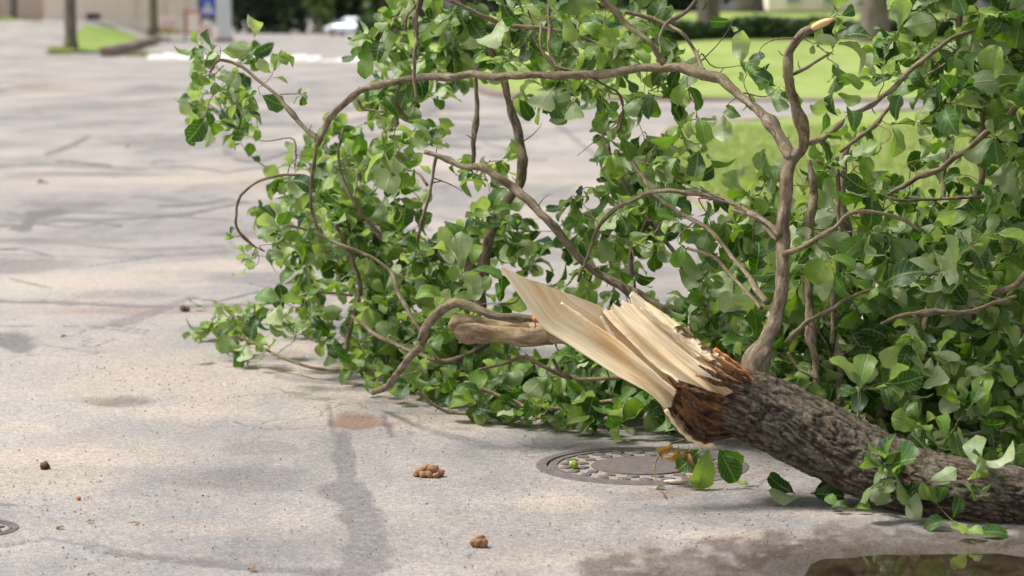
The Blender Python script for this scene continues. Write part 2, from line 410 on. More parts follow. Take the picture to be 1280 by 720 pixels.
tar = np.maximum(tar, .55*blob(1040, 622, 150, 18)); tar = np.maximum(tar, .28*blob(560, 680, 380, 30)); tar = np.maximum(tar, .3*blob(100, 90, 260, 8))  # first patch: plain darkening of the asphalt below the trunk
rr_ = random.Random(21)
for _ in range(46):      # thin weathered cracks, mostly across the road
    cy = 95+330*rr_.random()**1.2; cx = rr_.uniform(-20, 620); ln_ = rr_.uniform(30, 190)*(.5+cy/400); pts = [(cx, cy)]
    for q in range(rr_.randint(2, 5)): pts.append((pts[-1][0]+ln_/3*rr_.uniform(.5, 1.2), pts[-1][1]+rr_.uniform(-1, 1)*(2+cy*.025)))
    tar = np.maximum(tar, rr_.uniform(.55, 1.0)*line(pts, rr_.uniform(2.0, 4.5)))
for _ in range(26):
    cy = rr_.uniform(90, 470); tar = np.maximum(tar, rr_.uniform(.25, .6)*blob(rr_.uniform(-20, 560), cy, rr_.uniform(40, 130), rr_.uniform(2.5, 7)*(.5+cy/350), .4))
    cy = rr_.uniform(90, 640); sand = np.maximum(sand, rr_.uniform(.35, .85)*blob(rr_.uniform(-20, 760), cy, rr_.uniform(50, 170), rr_.uniform(3, 8)*(.5+cy/350), .6))
for a in [(130, 352, 190, 16, .6), (200, 470, 190, 40, .55), (60, 110, 90, 10, .5), (60, 600, 130, 22, .5), (160, 560, 260, 12, .3), (430, 500, 70, 16, .5), (390, 520, 90, 16, .5),
          (900, 668, 140, 10, .7), (160, 225, 220, 14, .4), (250, 660, 200, 12, .3), (700, 700, 160, 14, .45), (560, 645, 90, 8, .3), (350, 300, 120, 12, .35), (1030, 640, 150, 9, .6), (760, 590, 110, 24, .35), (300, 395, 120, 16, .35)]:
    sand = np.maximum(sand, a[4]*blob(*a[:4], soft=.8))
soil = np.maximum(.8*blob(442, 527, 38, 13, .3), .35*blob(500, 500, 40, 6)); soil = np.maximum(soil, .3*blob(60, 112, 60, 5))
soil = np.maximum(soil, .35*blob(230, 388, 200, 5)); soil = np.maximum(soil, .4*blob(145, 500, 50, 7)); soil = np.maximum(soil, .3*line([(800, 620), (900, 605), (960, 590)], 14))
dd = np.sqrt(((X-1.02)/.40)**2+((Y-5.97)/.39)**2)*(1+.28*nm+.12*nf)
wd_ = np.sqrt(((X-1.08)/.86)**2+((Y-6.0)/.60)**2)*(1+.25*nm+.22*nf)
nh2 = fbm(np.stack([X*22, Y*14, X*0+2], 1), 4)
wet = np.clip(1.0*(1-sm(wd_+.35*nh2, .80, 1.08)), 0, 1)*np.clip(.80+.35*nf+.4*nh2, .35, 1); wet = np.maximum(wet, .9*(1-sm(dd+.25*nh2, 1.0, 1.35))); ring = np.exp(-((wd_-.93)/.10)**2)
soil = np.maximum(soil, .25*ring)
Z = nz*.010*sm(Y, 5, 30)+nm*.0022+nf*.0012 - .020*(1-sm(dd, .45, 1.25)) - .006*(tar > .5)*0 - .004*soil - .006*tar
fade = sm(np.abs(X/Y), .30, .355); fade = np.maximum(fade, sm(Y, 52, 61)); Z = Z*(1-fade)
mr = np.hypot(X-.396, Y-7.49); Z = Z*sm(mr, .33, .45); mr2 = np.hypot(X+1.445, Y-6.54); Z = Z*sm(mr2, .13, .2)
i, j = np.meshgrid(np.arange(NY-1), np.arange(NX-1), indexing='ij')
Q = np.stack([i*NX+j, i*NX+j+1, (i+1)*NX+j+1, (i+1)*NX+j], -1).reshape(-1, 4)
# opening in the asphalt for the two iron covers
cq = pw[Q].mean(1); keep = (np.hypot(cq[:, 0]-.396, cq[:, 1]-7.49) > .300) & (np.hypot(cq[:, 0]+1.445, cq[:, 1]-6.54) > .110)
road = mesh('road', np.stack([X, Y, Z], 1), Q[keep], M['road'], attrs=dict(tar=tar*(1-fade), sand=sand*(1-fade), soil=soil*(1-fade), wet=wet*(1-fade)))
tag(road, 'old patched pale asphalt road with cracks, sand and tar', kind='structure')
base = mesh('ground', [(-1500, -60, -.035), (1500, -60, -.035), (1500, 2600, -.035), (-1500, 2600, -.035)], [(0, 1, 2, 3)], M['road']); tag(base, kind='structure')
# road beyond the finely modelled stretch
rb = mesh('road_far', [(-60, 61.5, -.006), (60, 61.5, -.006), (260, 700, -.006), (-260, 700, -.006)], [(0, 1, 2, 3)], M['road']); tag(rb, kind='structure')
# puddle
n = 90; pv = []
for k in range(n):
    a = 2*math.pi*k/n; r = .62; pv.append((1.02+r*math.cos(a), 5.97+r*math.sin(a), -.0095))
tag(mesh('puddle', pv+[(1.02, 5.97, -.0095)], [(k, (k+1) % n, n) for k in range(n)], M['water'], smooth=False), 'shallow brown rain puddle in the road', kind='structure')

# ------------------------------------------------------------------ lawns
def yl(x):   # rise of the far lawn
    return x
def hfield(name, xs, ys, zf, mat, label, inside=None, kind='structure'):
    GX, GY = np.meshgrid(xs, ys); V = np.stack([GX.ravel(), GY.ravel(), zf(GX.ravel(), GY.ravel())], 1)
    i, j = np.meshgrid(np.arange(len(ys)-1), np.arange(len(xs)-1), indexing='ij'); m = len(xs)
    q = np.stack([i*m+j, i*m+j+1, (i+1)*m+j+1, (i+1)*m+j], -1).reshape(-1, 4)
    if inside is not None:
        c = V[q].mean(1); q = q[inside(c[:, 0], c[:, 1])]
    return tag(mesh(name, V, q, mat), label, kind=kind)
def near_edge(Yv):   # left edge of the near lawn
    return np.interp(Yv, [14.0, 14.4, 15.8, 19.5, 26, 30, 31], [3.4, 2.6, 1.75, 1.32, 1.5, 1.9, 2.6])
def nback(x): return np.interp(x, [1, 2.2, 5.7, 20, 60], [30.2, 31.2, 36.2, 40.0, 40.2])
hn = lambda x, y: .05+.05*fbm(np.stack([x*.7, y*.7, x*0], 1), 3)*sm(x-near_edge(y), 0, .5)
hfield('lawn', np.linspace(1, 30, 260), np.linspace(13.9, 40.5, 260), lambda x, y: hn(x, y)*sm(x-near_edge(y), -.1, .1)*sm(nback(x)-y, -.1, .1)+.002, M['lawn'], 'near lawn with mown grass beside the road',
       lambda x, y: (x > near_edge(y)-.12) & (y < nback(x)+.1) & (y > 14.0))
def fe(Yv): return np.interp(Yv, [41, 44, 160], [.3, -.3, -9.0])
def hf(x, y):
    r = sm(x-fe(y), 0, 6)
    return .05+(.86*sm(y, 42, 58)+.68*sm(y, 56, 74))*r+.06*fbm(np.stack([x*.4, y*.4, x*0], 1), 3)
hfield('lawn_bank', np.linspace(-10, 60, 240), np.linspace(41.2, 160, 240), hf, M['lawn'], 'far lawn rising to a shaded bank', lambda x, y: (x > fe(y)) & (y > 41.5))
# grass blades near the lawn's edges (uncountable)
nb = 42000; yy = 14.2+16.5*rs.rand(nb)**1.3; xx = near_edge(yy)+rs.rand(nb)*(yy*.215-near_edge(yy)+.4).clip(.5)
keep_ = (yy < nback(xx)-.1); xx, yy = xx[keep_], yy[keep_]; nb = len(xx); zz = hn(xx, yy)
hh = .03+.05*rs.rand(nb)+.04*(rs.rand(nb) > .93); an = rs.rand(nb)*6.283; lean = .035*rs.randn(nb, 2); wb = .004+.004*rs.rand(nb)
V = np.empty((nb, 3, 3)); V[:, 0] = np.stack([xx-wb*np.cos(an), yy-wb*np.sin(an), zz-.01], 1); V[:, 1] = np.stack([xx+wb*np.cos(an), yy+wb*np.sin(an), zz-.01], 1)
V[:, 2] = np.stack([xx+lean[:, 0], yy+lean[:, 1], zz+hh], 1)
tag(mesh('grass', V.reshape(-1, 3), np.arange(nb*3).reshape(-1, 3), M['blade'], attrs=dict(tone=np.repeat(rs.rand(nb), 3))), 'mown green grass blades on the near lawn', 'grass', kind='stuff')

# left: paved slope up to the buildings and a grass mound
def ke(Yv): return np.interp(Yv, [88, 92, 140, 170], [-14.2, -14.9, -20.4, -21.5])
def hl(x, y): return .01+1.28*sm(y, 94, 146)*sm(ke(y)-x, -.2, 4.5)+.04*sm(ke(y)-x, 0, 1)*sm(y,88,92)
hfield('paved_slope', np.linspace(-75, -14, 160), np.linspace(88, 175, 120), hl, M['road'], 'pale paved slope rising to the beige building', lambda x, y: x < ke(y))
mp = np.array([G(66, 69)[:2], [(76-640)/F*97, 97.], [(94-640)/F*108, 108.], [(100-640)/F*124, 124.], [(118-640)/F*141, 141.], [(192-640)/F*143, 143.], [(186-640)/F*126, 126.], [(165-640)/F*108, 108.], [(140-640)/F*99, 99.], [(110-640)/F*95.5, 95.5]])
def inpoly(x, y, poly):
    c = np.zeros(len(x), bool)
    for k in range(len(poly)):
        x1, y1 = poly[k]; x2, y2 = poly[k-1]
        c ^= ((y1 > y) != (y2 > y)) & (x < (x2-x1)*(y-y1)/(y2-y1+1e-9)+x1)
    return c
hm = lambda x, y: hl(x, y)+.07+.10*sm(y, 92, 110)+.05*fbm(np.stack([x, y, x*0], 1), 3)
hfield('grass_mound', np.linspace(-22.6, -14, 150), np.linspace(90, 145, 200), hm, M['mound'], 'bright green grass strip behind the kerb on the left', lambda x, y: inpoly(x, y, mp))
# dry grass tufts
def tuft(name, px, py, D, wpx, hpx, mat, label, group=None, z=None):
    c = P(px, py, D); c[2] = z if z is not None else 0
    wm, hm_ = wpx*D/F, hpx*D/F; mb_v = []; k = 260
    for q in range(k):
        x = (rnd.random()-.5)*wm; y = (rnd.random()-.5)*wm*1.5; h = hm_*(.4+.6*rnd.random())*(1-abs(2*x/wm)**2*.6); a = rnd.random()*6.28; b = .02+.03*hm_
        mb_v += [(x-b*math.cos(a), y-b*math.sin(a), -.01), (x+b*math.cos(a), y+b*math.sin(a), -.01), (x+rnd.gauss(0, hm_*.3), y+rnd.gauss(0, hm_*.3), h)]
    o = mesh(name, mb_v, np.arange(k*3).reshape(-1, 3), mat, attrs=dict(tone=np.repeat(rs.rand(k), 3)*.99)); o.location = c
    return tag(o, label, 'grass tuft', group)
M['yel'] = m_farleaf('yellow_grass', (.22, .20, .05), (.36, .33, .10))
tuft('grass_tuft', 178, 70, 92, 34, 9, M['yel'], 'yellowed weeds where the dark kerb meets the white kerb')
tuft('grass_tuft', 205, 38, 146, 40, 14, M['yel'], 'dry yellow grass at the foot of the slim tree before the beige wall', z=.5)
tuft('grass_tuft', 74, 66, 93, 22, 16, M['blade'], 'dark green weeds left of the thick tree trunk on the mound', z=.03)
tuft('grass_tuft', 6, 33, 140, 30, 10, M['blade'], 'bright weeds at the far left before the brown wall', z=1.2)
tuft('grass_tuft', 40, 33, 138, 26, 6, M['yel'], 'low faded weeds on the paved slope at far left', z=1.2)

# kerbs
def kerb_run(pts, seglen, hgt, wdt, mat, root, name='kerb_stone', zf=lambda x, y: 0, jitter=.0):
    C = np.asarray(pts, float); L = np.concatenate([[0], np.cumsum(np.linalg.norm(np.diff(C, axis=0), axis=1))]); n = max(1, int(L[-1]/seglen))
    at = lambda s: np.array([np.interp(s, L, C[:, 0]), np.interp(s, L, C[:, 1])])
    proto = None
    for k in range(n):
        a, b = at(L[-1]*k/n), at(L[-1]*(k+1)/n); d = b-a; ln = np.linalg.norm(d); m = (a+b)/2
        if proto is None: proto = MB().box((0, 0, 0), (ln*.985, wdt, hgt), 0, min(.03, hgt*.2)).build(name, mat, root); o = proto
        else: o = proto.copy(); COL.objects.link(o)
        o.parent = root; o.location = (m[0]-root.location.x, m[1]-root.location.y, float(zf(np.array([m[0]]), np.array([m[1]]))[0]) + hgt*(.5-.12)+jitter*rnd.uniform(-1, 1)-root.location.z)
        o.rotation_euler = (0, 0, math.atan2(d[1], d[0])+rnd.uniform(-1, 1)*.02)
k1 = thing('kerb', (-15, 92, 0), 'dark weathered stone kerb along the green grass strip', 'kerb')
kerb_run([[-14.75, 91], [-15.2, 96], [-16.2, 106], [-17.9, 120], [-19.6, 138]], 1.5, .34, .45, M['stone'], k1, zf=lambda x, y: hl(x-1.0, y)*.8, jitter=.03)
k3 = thing('kerb', (1.4, 16, 0), 'low worn kerb round the near lawn', 'kerb')
kerb_run([[3.6, 14.1], [2.7, 14.35], [1.72, 15.8], [1.27, 19.5], [1.35, 23], [1.45, 26], [1.85, 30], [2.3, 31.3], [5.7, 36.3], [20, 40.1]], .9, .08, .12, M['dust'], k3, zf=lambda x, y: x*0)
k4 = thing('kerb', (0, 41.4, 0), 'low kerb along the front of the far lawn', 'kerb')
kerb_run([[.1, 41.45], [24, 41.45]], 1.0, .06, .14, M['dust'], k4, zf=lambda x, y: x*0)
k5 = thing('kerb', (-3, 80, 0), 'long kerb along the road edge of the far lawn bank', 'kerb')
kerb_run([[.15, 42], [-.35, 44], [-9.0, 160]], 2.0, .14, .16, M['stone'], k5, zf=lambda x, y: x*0)
# white undulating kerb across the junction: lumpy white-painted blocks
wk = thing('white_kerb', (-8, 84, 0), 'long wavy white painted kerb crossing the far road', 'kerb')
for k in range(15):
    px0 = 188+k*18; D = 86-k*.35*1.0; c = P(px0+9, 66, D); wl = 18.6*D/F; hh_ = (.12+.07*math.sin(k*1.35+.6)+rnd.uniform(-.03, .03))*1.0
    n = 8; V = []
    for a in range(5):
        x = -wl/2+wl*a/4
        for b in range(n):
            t_ = math.pi*b/(n-1); V.append((x, -.55*math.cos(t_), hh_*(.93+.07*math.sin(k+a))*math.sin(t_)**.7 if 0 < b < n-1 else -.02))
    Qs = [(a*n+b, (a+1)*n+b, (a+1)*n+b+1, a*n+b+1) for a in range(4) for b in range(n-1)]+[tuple(range(n)), tuple(range(4*n+n-1, 4*n-1, -1))]
    o = mesh('kerb_block', V, Qs, M['white'], wk, smooth=True); o.location = (c[0]+8, D-84+.2*math.sin(k*.9), .012*math.sin(k*1.35)); o.rotation_euler = (0, 0, -.03)

# ------------------------------------------------------------------ foliage helpers for standing trees
def leafcloud(center, radii, n, size, seed, lumps=14):
    r = np.random.RandomState(seed); cs = []
    for _ in range(lumps):
        v = r.randn(3); v /= np.linalg.norm(v); cs.append(v*np.array(radii)*(.35+.5*r.rand()))
    cs = np.array(cs); which = r.randint(0, lumps, n); p = r.randn(n, 3); p /= np.linalg.norm(p, axis=1)[:, None]
    p = p*(r.rand(n, 1)**.4)*np.array(radii)*.42*(0.7+.6*r.rand(lumps))[which][:, None]+cs[which]+np.array(center)
    a = r.randn(n, 3); a /= np.linalg.norm(a, axis=1)[:, None]; b = np.cross(a, r.randn(n, 3)); b /= np.linalg.norm(b, axis=1)[:, None]
    s = size*(.6+.8*r.rand(n, 1)); V = np.stack([p-a*s, p+b*s*.55, p+a*s, p-b*s*.55], 1).reshape(-1, 3)
    return V, np.arange(n*4).reshape(-1, 4), np.repeat((r.rand(n)*.35+.65*(which % 5)/5.), 4)
def std_tree(name, label, x, y, z, h, tr, cr, c0, n, lm, seed, group=None, lsize=.16, lean=(0, 0)):
    t = thing(name, (x, y, z), label, 'tree', group)
    r = random.Random(seed)
    pts = [(0, 0, -.15), (lean[0]*.2, lean[1]*.2, c0*.5), (lean[0], lean[1], c0), (lean[0]*1.3, lean[1]*1.3, h*.85)]
    C = catmull([p+(q,) for p, q in zip(pts, (tr*1.0, tr*.92, tr*.75, tr*.2))], 22); C[0, 3] *= 1.35; C[1, 3] *= 1.1
    V, Q, uv = sweep(C[:, :3], C[:, 3], 14, True, lambda a, l, R, p, d: R*.08*vnoise((p*np.array([6, 6, 2])).reshape(-1, 3)).reshape(R.shape))
    tk = mesh('trunk', V, fixq(Q), M['farbark'], t, uv=uv)
    for k in range(6):
        a = k*2.4+r.random(); s0 = C[int(22*(.45+.07*k))-1]; e = s0[:3]+np.array([math.cos(a)*cr*.75, math.sin(a)*cr*.75, cr*.45])
        B = catmull([list(s0[:3])+[s0[3]*.55], list(s0[:3]*.5+e*.5-np.array([0, 0, .2]))+[s0[3]*.35], list(e)+[.02]], 10)
        V, Q, uv = sweep(B[:, :3], B[:, 3], 7, False); mesh('limb', V, Q, M['farbark'], t, uv=uv)
    V, Q, tn = leafcloud((lean[0], lean[1], (h+c0)/2+.2), (cr, cr, (h-c0)/2+.2), n, lsize, seed)
    mesh('crown', V, Q, lm, t, smooth=False, attrs=dict(tone=tn)); return t
g_ = lambda px, D: (px-640)/F*D
std_tree('street_tree', 'grey brown street tree trunk standing on the green grass strip at left', g_(91, 100), 100, .25, 8.5, .25, 2.8, 3.6, 2600, M['md'], 3)
std_tree('street_tree', 'slimmer street tree at the far end of the kerb before the beige building', g_(194, 142), 142, .75, 9, .26, 2.8, 4.0, 2600, M['md'], 4)
std_tree('street_tree', 'leaning dark street tree at far left before the brown wall', g_(19, 146), 146, 1.2, 8, .28, 2.6, 4.0, 2200, M['md'], 5, lean=(.5, 0))
zf_ = lambda x, y: float(hf(np.array([x]), np.array([y]))[0])
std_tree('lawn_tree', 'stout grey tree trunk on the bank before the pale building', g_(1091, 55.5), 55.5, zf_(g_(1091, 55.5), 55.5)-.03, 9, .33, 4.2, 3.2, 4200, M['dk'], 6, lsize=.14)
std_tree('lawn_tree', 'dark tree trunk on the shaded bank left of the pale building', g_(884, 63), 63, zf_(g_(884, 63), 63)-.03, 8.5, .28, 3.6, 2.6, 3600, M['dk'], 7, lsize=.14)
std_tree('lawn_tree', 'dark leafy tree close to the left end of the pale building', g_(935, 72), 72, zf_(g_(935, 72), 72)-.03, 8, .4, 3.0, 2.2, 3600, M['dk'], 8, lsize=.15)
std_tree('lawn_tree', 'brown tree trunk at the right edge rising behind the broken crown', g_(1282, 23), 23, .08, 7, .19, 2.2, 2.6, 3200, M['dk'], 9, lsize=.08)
# shrubs behind the bank
def bush(name, label, x, y, z, rx, rz, n, lm, seed, cat='bush', group=None, size=.3, stem=.12):
    t = thing(name, (x, y, z), label, cat, group)
    V, Q, uv = sweep([(0, 0, -.1), (.1, 0, rz*.5), (0, .1, rz*1.0)], [stem, stem*.8, stem*.3], 8, False); mesh('stem' if cat == 'bush' else 'trunk', V, Q, M['farbark'], t, uv=uv)
    V, Q, tn = leafcloud((0, 0, rz*.95), (rx, rx, rz), n, size, seed, 18); mesh('foliage', V, Q, lm, t, smooth=False, attrs=dict(tone=tn)); return t
far = [(318, 236, 5.5, 6, 'dk', 'dark round tree right beside the white pillar'), (352, 250, 6, 7.5, 'dk', 'very dark tree third of the far row from the pillar'), (300, 262, 5, 5, 'dk', 'dark tree partly behind the white pillar'),
       (380, 246, 4.5, 7, 'md', 'mid green tree in the middle of the far row'), (402, 232, 1.6, 6, 'lt', 'narrow light green tree in the far row'), (425, 252, 4.5, 7, 'dk', 'dark tree directly behind the silver car'),
       (452, 246, 3.6, 6, 'md', 'mid green tree just right of the silver car'), (478, 238, 4, 5, 'lt', 'pale green tree behind the upper left of the fallen crown'), (520, 250, 6, 8, 'dk', 'big dark tree behind the upper left of the fallen crown'),
       (575, 244, 6, 8, 'dk', 'dark tree in the gap left of the high arching branch'), (640, 240, 6, 7, 'md', 'mid green tree behind the middle of the fallen crown'), (700, 236, 6, 8, 'dk', 'dark tree right of the middle behind the fallen crown'), (770, 230, 6, 8, 'md', 'mid green tree farthest right in the far row')]
for k, (px, D, rx, rz, m_, lb) in enumerate(far):
    bush('far_tree', lb, g_(px, D), D, -.1, rx, rz, 2200, M[m_], 30+k, 'tree', 'row of trees closing the end of the road', .42, .3)
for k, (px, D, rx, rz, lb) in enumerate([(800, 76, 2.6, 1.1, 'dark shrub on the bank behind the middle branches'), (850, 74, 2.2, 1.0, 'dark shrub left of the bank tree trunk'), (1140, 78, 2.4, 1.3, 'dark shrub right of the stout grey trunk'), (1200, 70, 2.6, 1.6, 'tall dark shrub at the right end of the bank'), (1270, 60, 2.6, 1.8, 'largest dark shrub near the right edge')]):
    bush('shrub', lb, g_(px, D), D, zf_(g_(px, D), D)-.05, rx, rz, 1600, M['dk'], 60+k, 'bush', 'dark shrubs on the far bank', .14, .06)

bush('shrub', 'added dense dark shrub standing for shaded trees at the right edge', g_(1312, 21), 21, .05, .78, 1.0, 7000, M['dk'], 91, 'bush', None, .05, .05)  # added to darken the gaps where shaded trees stand farther back
hd = thing('shade_band', (6, 57.5, .90), 'added low dark leafy band standing for tree shade along the bank', 'shade_band')  # leafy strip added in place of the tree shade on the bank
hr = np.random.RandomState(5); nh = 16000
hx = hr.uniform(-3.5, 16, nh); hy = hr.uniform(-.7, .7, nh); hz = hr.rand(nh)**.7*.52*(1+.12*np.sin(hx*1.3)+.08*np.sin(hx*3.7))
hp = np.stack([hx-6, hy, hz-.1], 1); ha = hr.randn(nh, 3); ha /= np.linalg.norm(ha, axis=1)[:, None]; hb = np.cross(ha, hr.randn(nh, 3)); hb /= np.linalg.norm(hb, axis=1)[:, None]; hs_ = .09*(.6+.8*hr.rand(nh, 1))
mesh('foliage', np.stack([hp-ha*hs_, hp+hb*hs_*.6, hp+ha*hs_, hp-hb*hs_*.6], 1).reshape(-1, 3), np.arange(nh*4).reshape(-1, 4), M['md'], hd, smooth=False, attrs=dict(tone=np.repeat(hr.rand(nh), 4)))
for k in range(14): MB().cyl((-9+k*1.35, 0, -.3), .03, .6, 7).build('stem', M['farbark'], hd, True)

# ------------------------------------------------------------------ buildings
def wall_block(root, x0, x1, y0, y1, z0, z1, mat, name='wall'):
    return MB().box(((x0+x1)/2-root.location.x, (y0+y1)/2-root.location.y, (z0+z1)/2-root.location.z), (x1-x0, y1-y0, z1-z0)).build(name, mat, root)
b1 = thing('building', (-24, 160, 1.0), 'long beige rendered building behind the street trees at left', 'building')
wall_block(b1, g_(58, 154), g_(240, 154), 154, 157.5, .6, 9, M['plaster']); wall_block(b1, g_(57, 154), g_(241, 154), 153.94, 157.6, .5, 1.32, M['cream'], 'plinth')
wall_block(b1, g_(56, 154), g_(242, 154), 153.6, 157.9, 9, 9.3, M['roof'], 'roof')
w_ = MB().box((g_(120, 154)+24, 153.95-160, .52), (.8, .14, .34)).build('basement_window', M['dark'], b1); MB().box((g_(120, 154)+24, 153.9-160, .30), (1.0, .2, .06)).build('sill', M['white'], w_)
for px in (170, 206, 232): MB().box((g_(px, 154)+24, 153.93-160, 4.0), (.12, .10, 8)).build('downpipe', M['cream'], b1)
for px in (95, 140, 186): 
    f_ = MB().box((g_(px, 154)+24, 153.93-160, 3.9), (1.3, .16, 1.5)).build('window', M['cream'], b1); MB().box((g_(px, 154)+24, 153.84-160, 3.9), (1.1, .05, 1.3)).build('pane', M['glass'], f_)
b2 = thing('building', (-33, 158, 1.0), 'brownish building at the far left edge beside the beige one', 'building')
wall_block(b2, -42, g_(57, 154)-.1, 156, 170, .6, 7.5, M['brownwall']); wall_block(b2, -42.3, g_(57, 154)-.05, 155.6, 170.3, 7.5, 7.8, M['roof'], 'roof')
b3 = thing('building', (15, 92, 1.4), 'pale pink beige building with blue grey windows beyond the lawn', 'building')
x0, x1 = g_(958, 88), g_(1160, 88); wall_block(b3, x0, x1, 88, 100, 1.0, 9, M['plaster2']); wall_block(b3, x0-.03, x1+.03, 87.95, 100.1, .9, 1.62, M['stone'], 'plinth'); wall_block(b3, x0-.3, x1+.3, 87.6, 100.4, 9, 9.3, M['roof'], 'roof')
for px in (989, 1034, 1125):
    f_ = MB().box((g_(px, 88)-15, 87.96-92, 1.2), (.56, .16, 1.45)).build('window', M['white'], b3); MB().box((g_(px, 88)-15, 87.87-92, 1.2), (.44, .05, 1.32)).build('pane', M['glass'], f_)

# ------------------------------------------------------------------ far street furniture
s1 = thing('pedestrian_sign', (g_(262, 122), 122, 0), 'blue square pedestrian crossing sign with white triangle on a pole', 'road sign')
MB().cyl((0, .03, -.1), .035, 2.35).build('pole', M['metal'], s1, True)
MB().box((0, 0, 1.93), (.74, .025, .82), 0, .012).build('sign_plate', M['blue'], s1)
tri = MB().add([(-.29, -.018, 1.64), (.29, -.018, 1.64), (0, -.018, 2.22), (-.29, -.013, 1.64), (.29, -.013, 1.64), (0, -.013, 2.22)], [(0, 1, 2), (3, 5, 4), (0, 3, 4, 1), (1, 4, 5, 2), (2, 5, 3, 0)]).build('white_triangle', M['white'], s1)
pm = MB(); Y0 = -.026
pm.cyl((.0, Y0, 2.02), .03, .006, 12, axis='y')
for a, b, wq in (((0, 1.99), (0, 1.84), .05), ((0, 1.84), (-.09, 1.69), .03), ((0, 1.84), (.09, 1.69), .03), ((0, 1.96), (-.08, 1.88), .022), ((0, 1.96), (.08, 1.90), .022)):
    d = np.array([b[0]-a[0], b[1]-a[1]]); d = d/np.linalg.norm(d); nn = np.array([-d[1], d[0]])*wq/2
    p4 = [(a[0]+nn[0], a[1]+nn[1]), (a[0]-nn[0], a[1]-nn[1]), (b[0]-nn[0], b[1]-nn[1]), (b[0]+nn[0], b[1]+nn[1])]
    pm.add([(x, Y0, z) for x, z in p4]+[(x, Y0+.006, z) for x, z in p4], [(0, 1, 2, 3), (7, 6, 5, 4), (0, 4, 5, 1), (1, 5, 6, 2), (2, 6, 7, 3), (3, 7, 4, 0)])
pm.build('walking_figure', M['dark'], tri)
D = 150
s2 = thing('notice_board', (g_(244, D), D, 0), 'cream notice board in a red frame on brown posts', 'notice board')
MB().box((0, 0, 1.15), (.95, .08, 1.35), 0, .02).build('frame', M['red'], s2); MB().box((0, -.05, 1.15), (.72, .04, 1.1)).build('panel', M['cream'], s2)
for sx in (-.5, .5): MB().box((sx, .02, .95), (.12, .12, 2.1), 0, .02).build('post', M['stone'], s2)
s3 = thing('low_board', (g_(260, D), D, 0), 'low pale pink board standing under the blue sign', 'board')
MB().box((0, 0, .62), (.85, .10, .8), 0, .03).build('panel', M['pink'], s3); MB().box((-.3, 0, .1), (.08, .08, .3)).build('leg', M['metal'], s3); MB().box((.3, 0, .1), (.08, .08, .3)).build('leg', M['metal'], s3)
s4 = thing('white_pillar', (g_(282, D), D, 0), 'tall pale grey pillar at the end of the road', 'pillar')
MB().box((0, 0, 1.9), (.85, .6, 3.8), 0, .05).build('shaft', M['carp'], s4); MB().box((0, 0, .12), (1.05, .8, .28), 0, .04).build('plinth', M['stone'], s4); MB().box((0, 0, 3.88), (1.0, .75, .16), 0, .03).build('cap', M['white'], s4)
s5 = thing('low_board', (g_(213, 150), 150, 0), 'small pale pink board near the beige building corner', 'board')
MB().box((0, 0, 1.05), (.8, .10, .8), 0, .03).build('panel', M['pink'], s5); MB().box((0, .08, .7), (.08, .08, 1.6)).build('leg', M['metal'], s5)

# car: lofted body with arches, windows, wheels
def car(x, y, rz, label):
    r = thing('parked_car', (x, y, 0), label, 'car', rz=rz)
    prof = [(-2.1, .34, .62, .78), (-2.05, .28, .80, .82), (-1.6, .25, .93, .86), (-1.0, .24, .98, .87), (0, .24, 1.0, .87), (1.0, .24, .97, .87), (1.6, .26, .88, .85), (2.05, .30, .72, .80), (2.12, .36, .60, .72)]
    V = []; n = 10
    for (xx_, zb, zt, hw) in prof:
        for (u, v) in ((-1, 0), (-1.0, .35), (-.99, .7), (-.9, .95), (-.6, 1), (.6, 1), (.9, .95), (.99, .7), (1.0, .35), (1, 0)): V.append((xx_, u*hw, zb+(zt-zb)*v))
    Q = [(a*n+b, a*n+(b+1) % n, (a+1)*n+(b+1) % n, (a+1)*n+b) for a in range(len(prof)-1) for b in range(n)]+[tuple(range(n-1, -1, -1)), tuple(range((len(prof)-1)*n, len(prof)*n))]
    mesh('body', V, Q, M['carp'], r)
    cab = [(-1.75, .93, .80, .93), (-1.25, .93, .80, 1.36), (-.9, .95, .80, 1.44), (.1, .95, .80, 1.46), (.45, .95, .80, 1.38), (1.15, .93, .80, .93)]
    V = []; n = 6
    for (xx_, zb, hw, zt) in cab:
        tp = hw-.17*(zt-zb)/.5
        V += [(xx_, -hw, zb-.02), (xx_, -(hw+tp)/2, (zb+zt)/2), (xx_, -tp, zt), (xx_, tp, zt), (xx_, (hw+tp)/2, (zb+zt)/2), (xx_, hw, zb-.02)]
    Q = [(a*n+b, a*n+(b+1) % n, (a+1)*n+(b+1) % n, (a+1)*n+b) for a in range(len(cab)-1) for b in range(n)]
    mesh('cabin_glass', V, Q, M['glass'], r)
    MB().box((-.40, 0, 1.455), (1.25, 1.22, .05), 0, .02).build('roof_panel', M['carp'], r)
    for sx, nm_ in ((2.05, 'headlight'), (-2.06, 'tail_light')):
        for sy in (-.58, .58): MB().box((sx, sy, .62), (.12, .32, .14), 0, .03).build(nm_, M['white'] if sx > 0 else M['red'], r)
    for sx in (-1.3, 1.3):
        for sy in (-.82, .82):
            wl = MB().cyl((sx, sy-.1, .31), .31, .2, 24, axis='y').build('wheel', M['tyre'], r, True); MB().cyl((sx, sy-.11, .31), .19, .22, 16, axis='y').build('rim', M['metal'], wl)
    return r
car(g_(440, 205), 205, math.radians(155), 'pale silver car parked at the far end of the road')

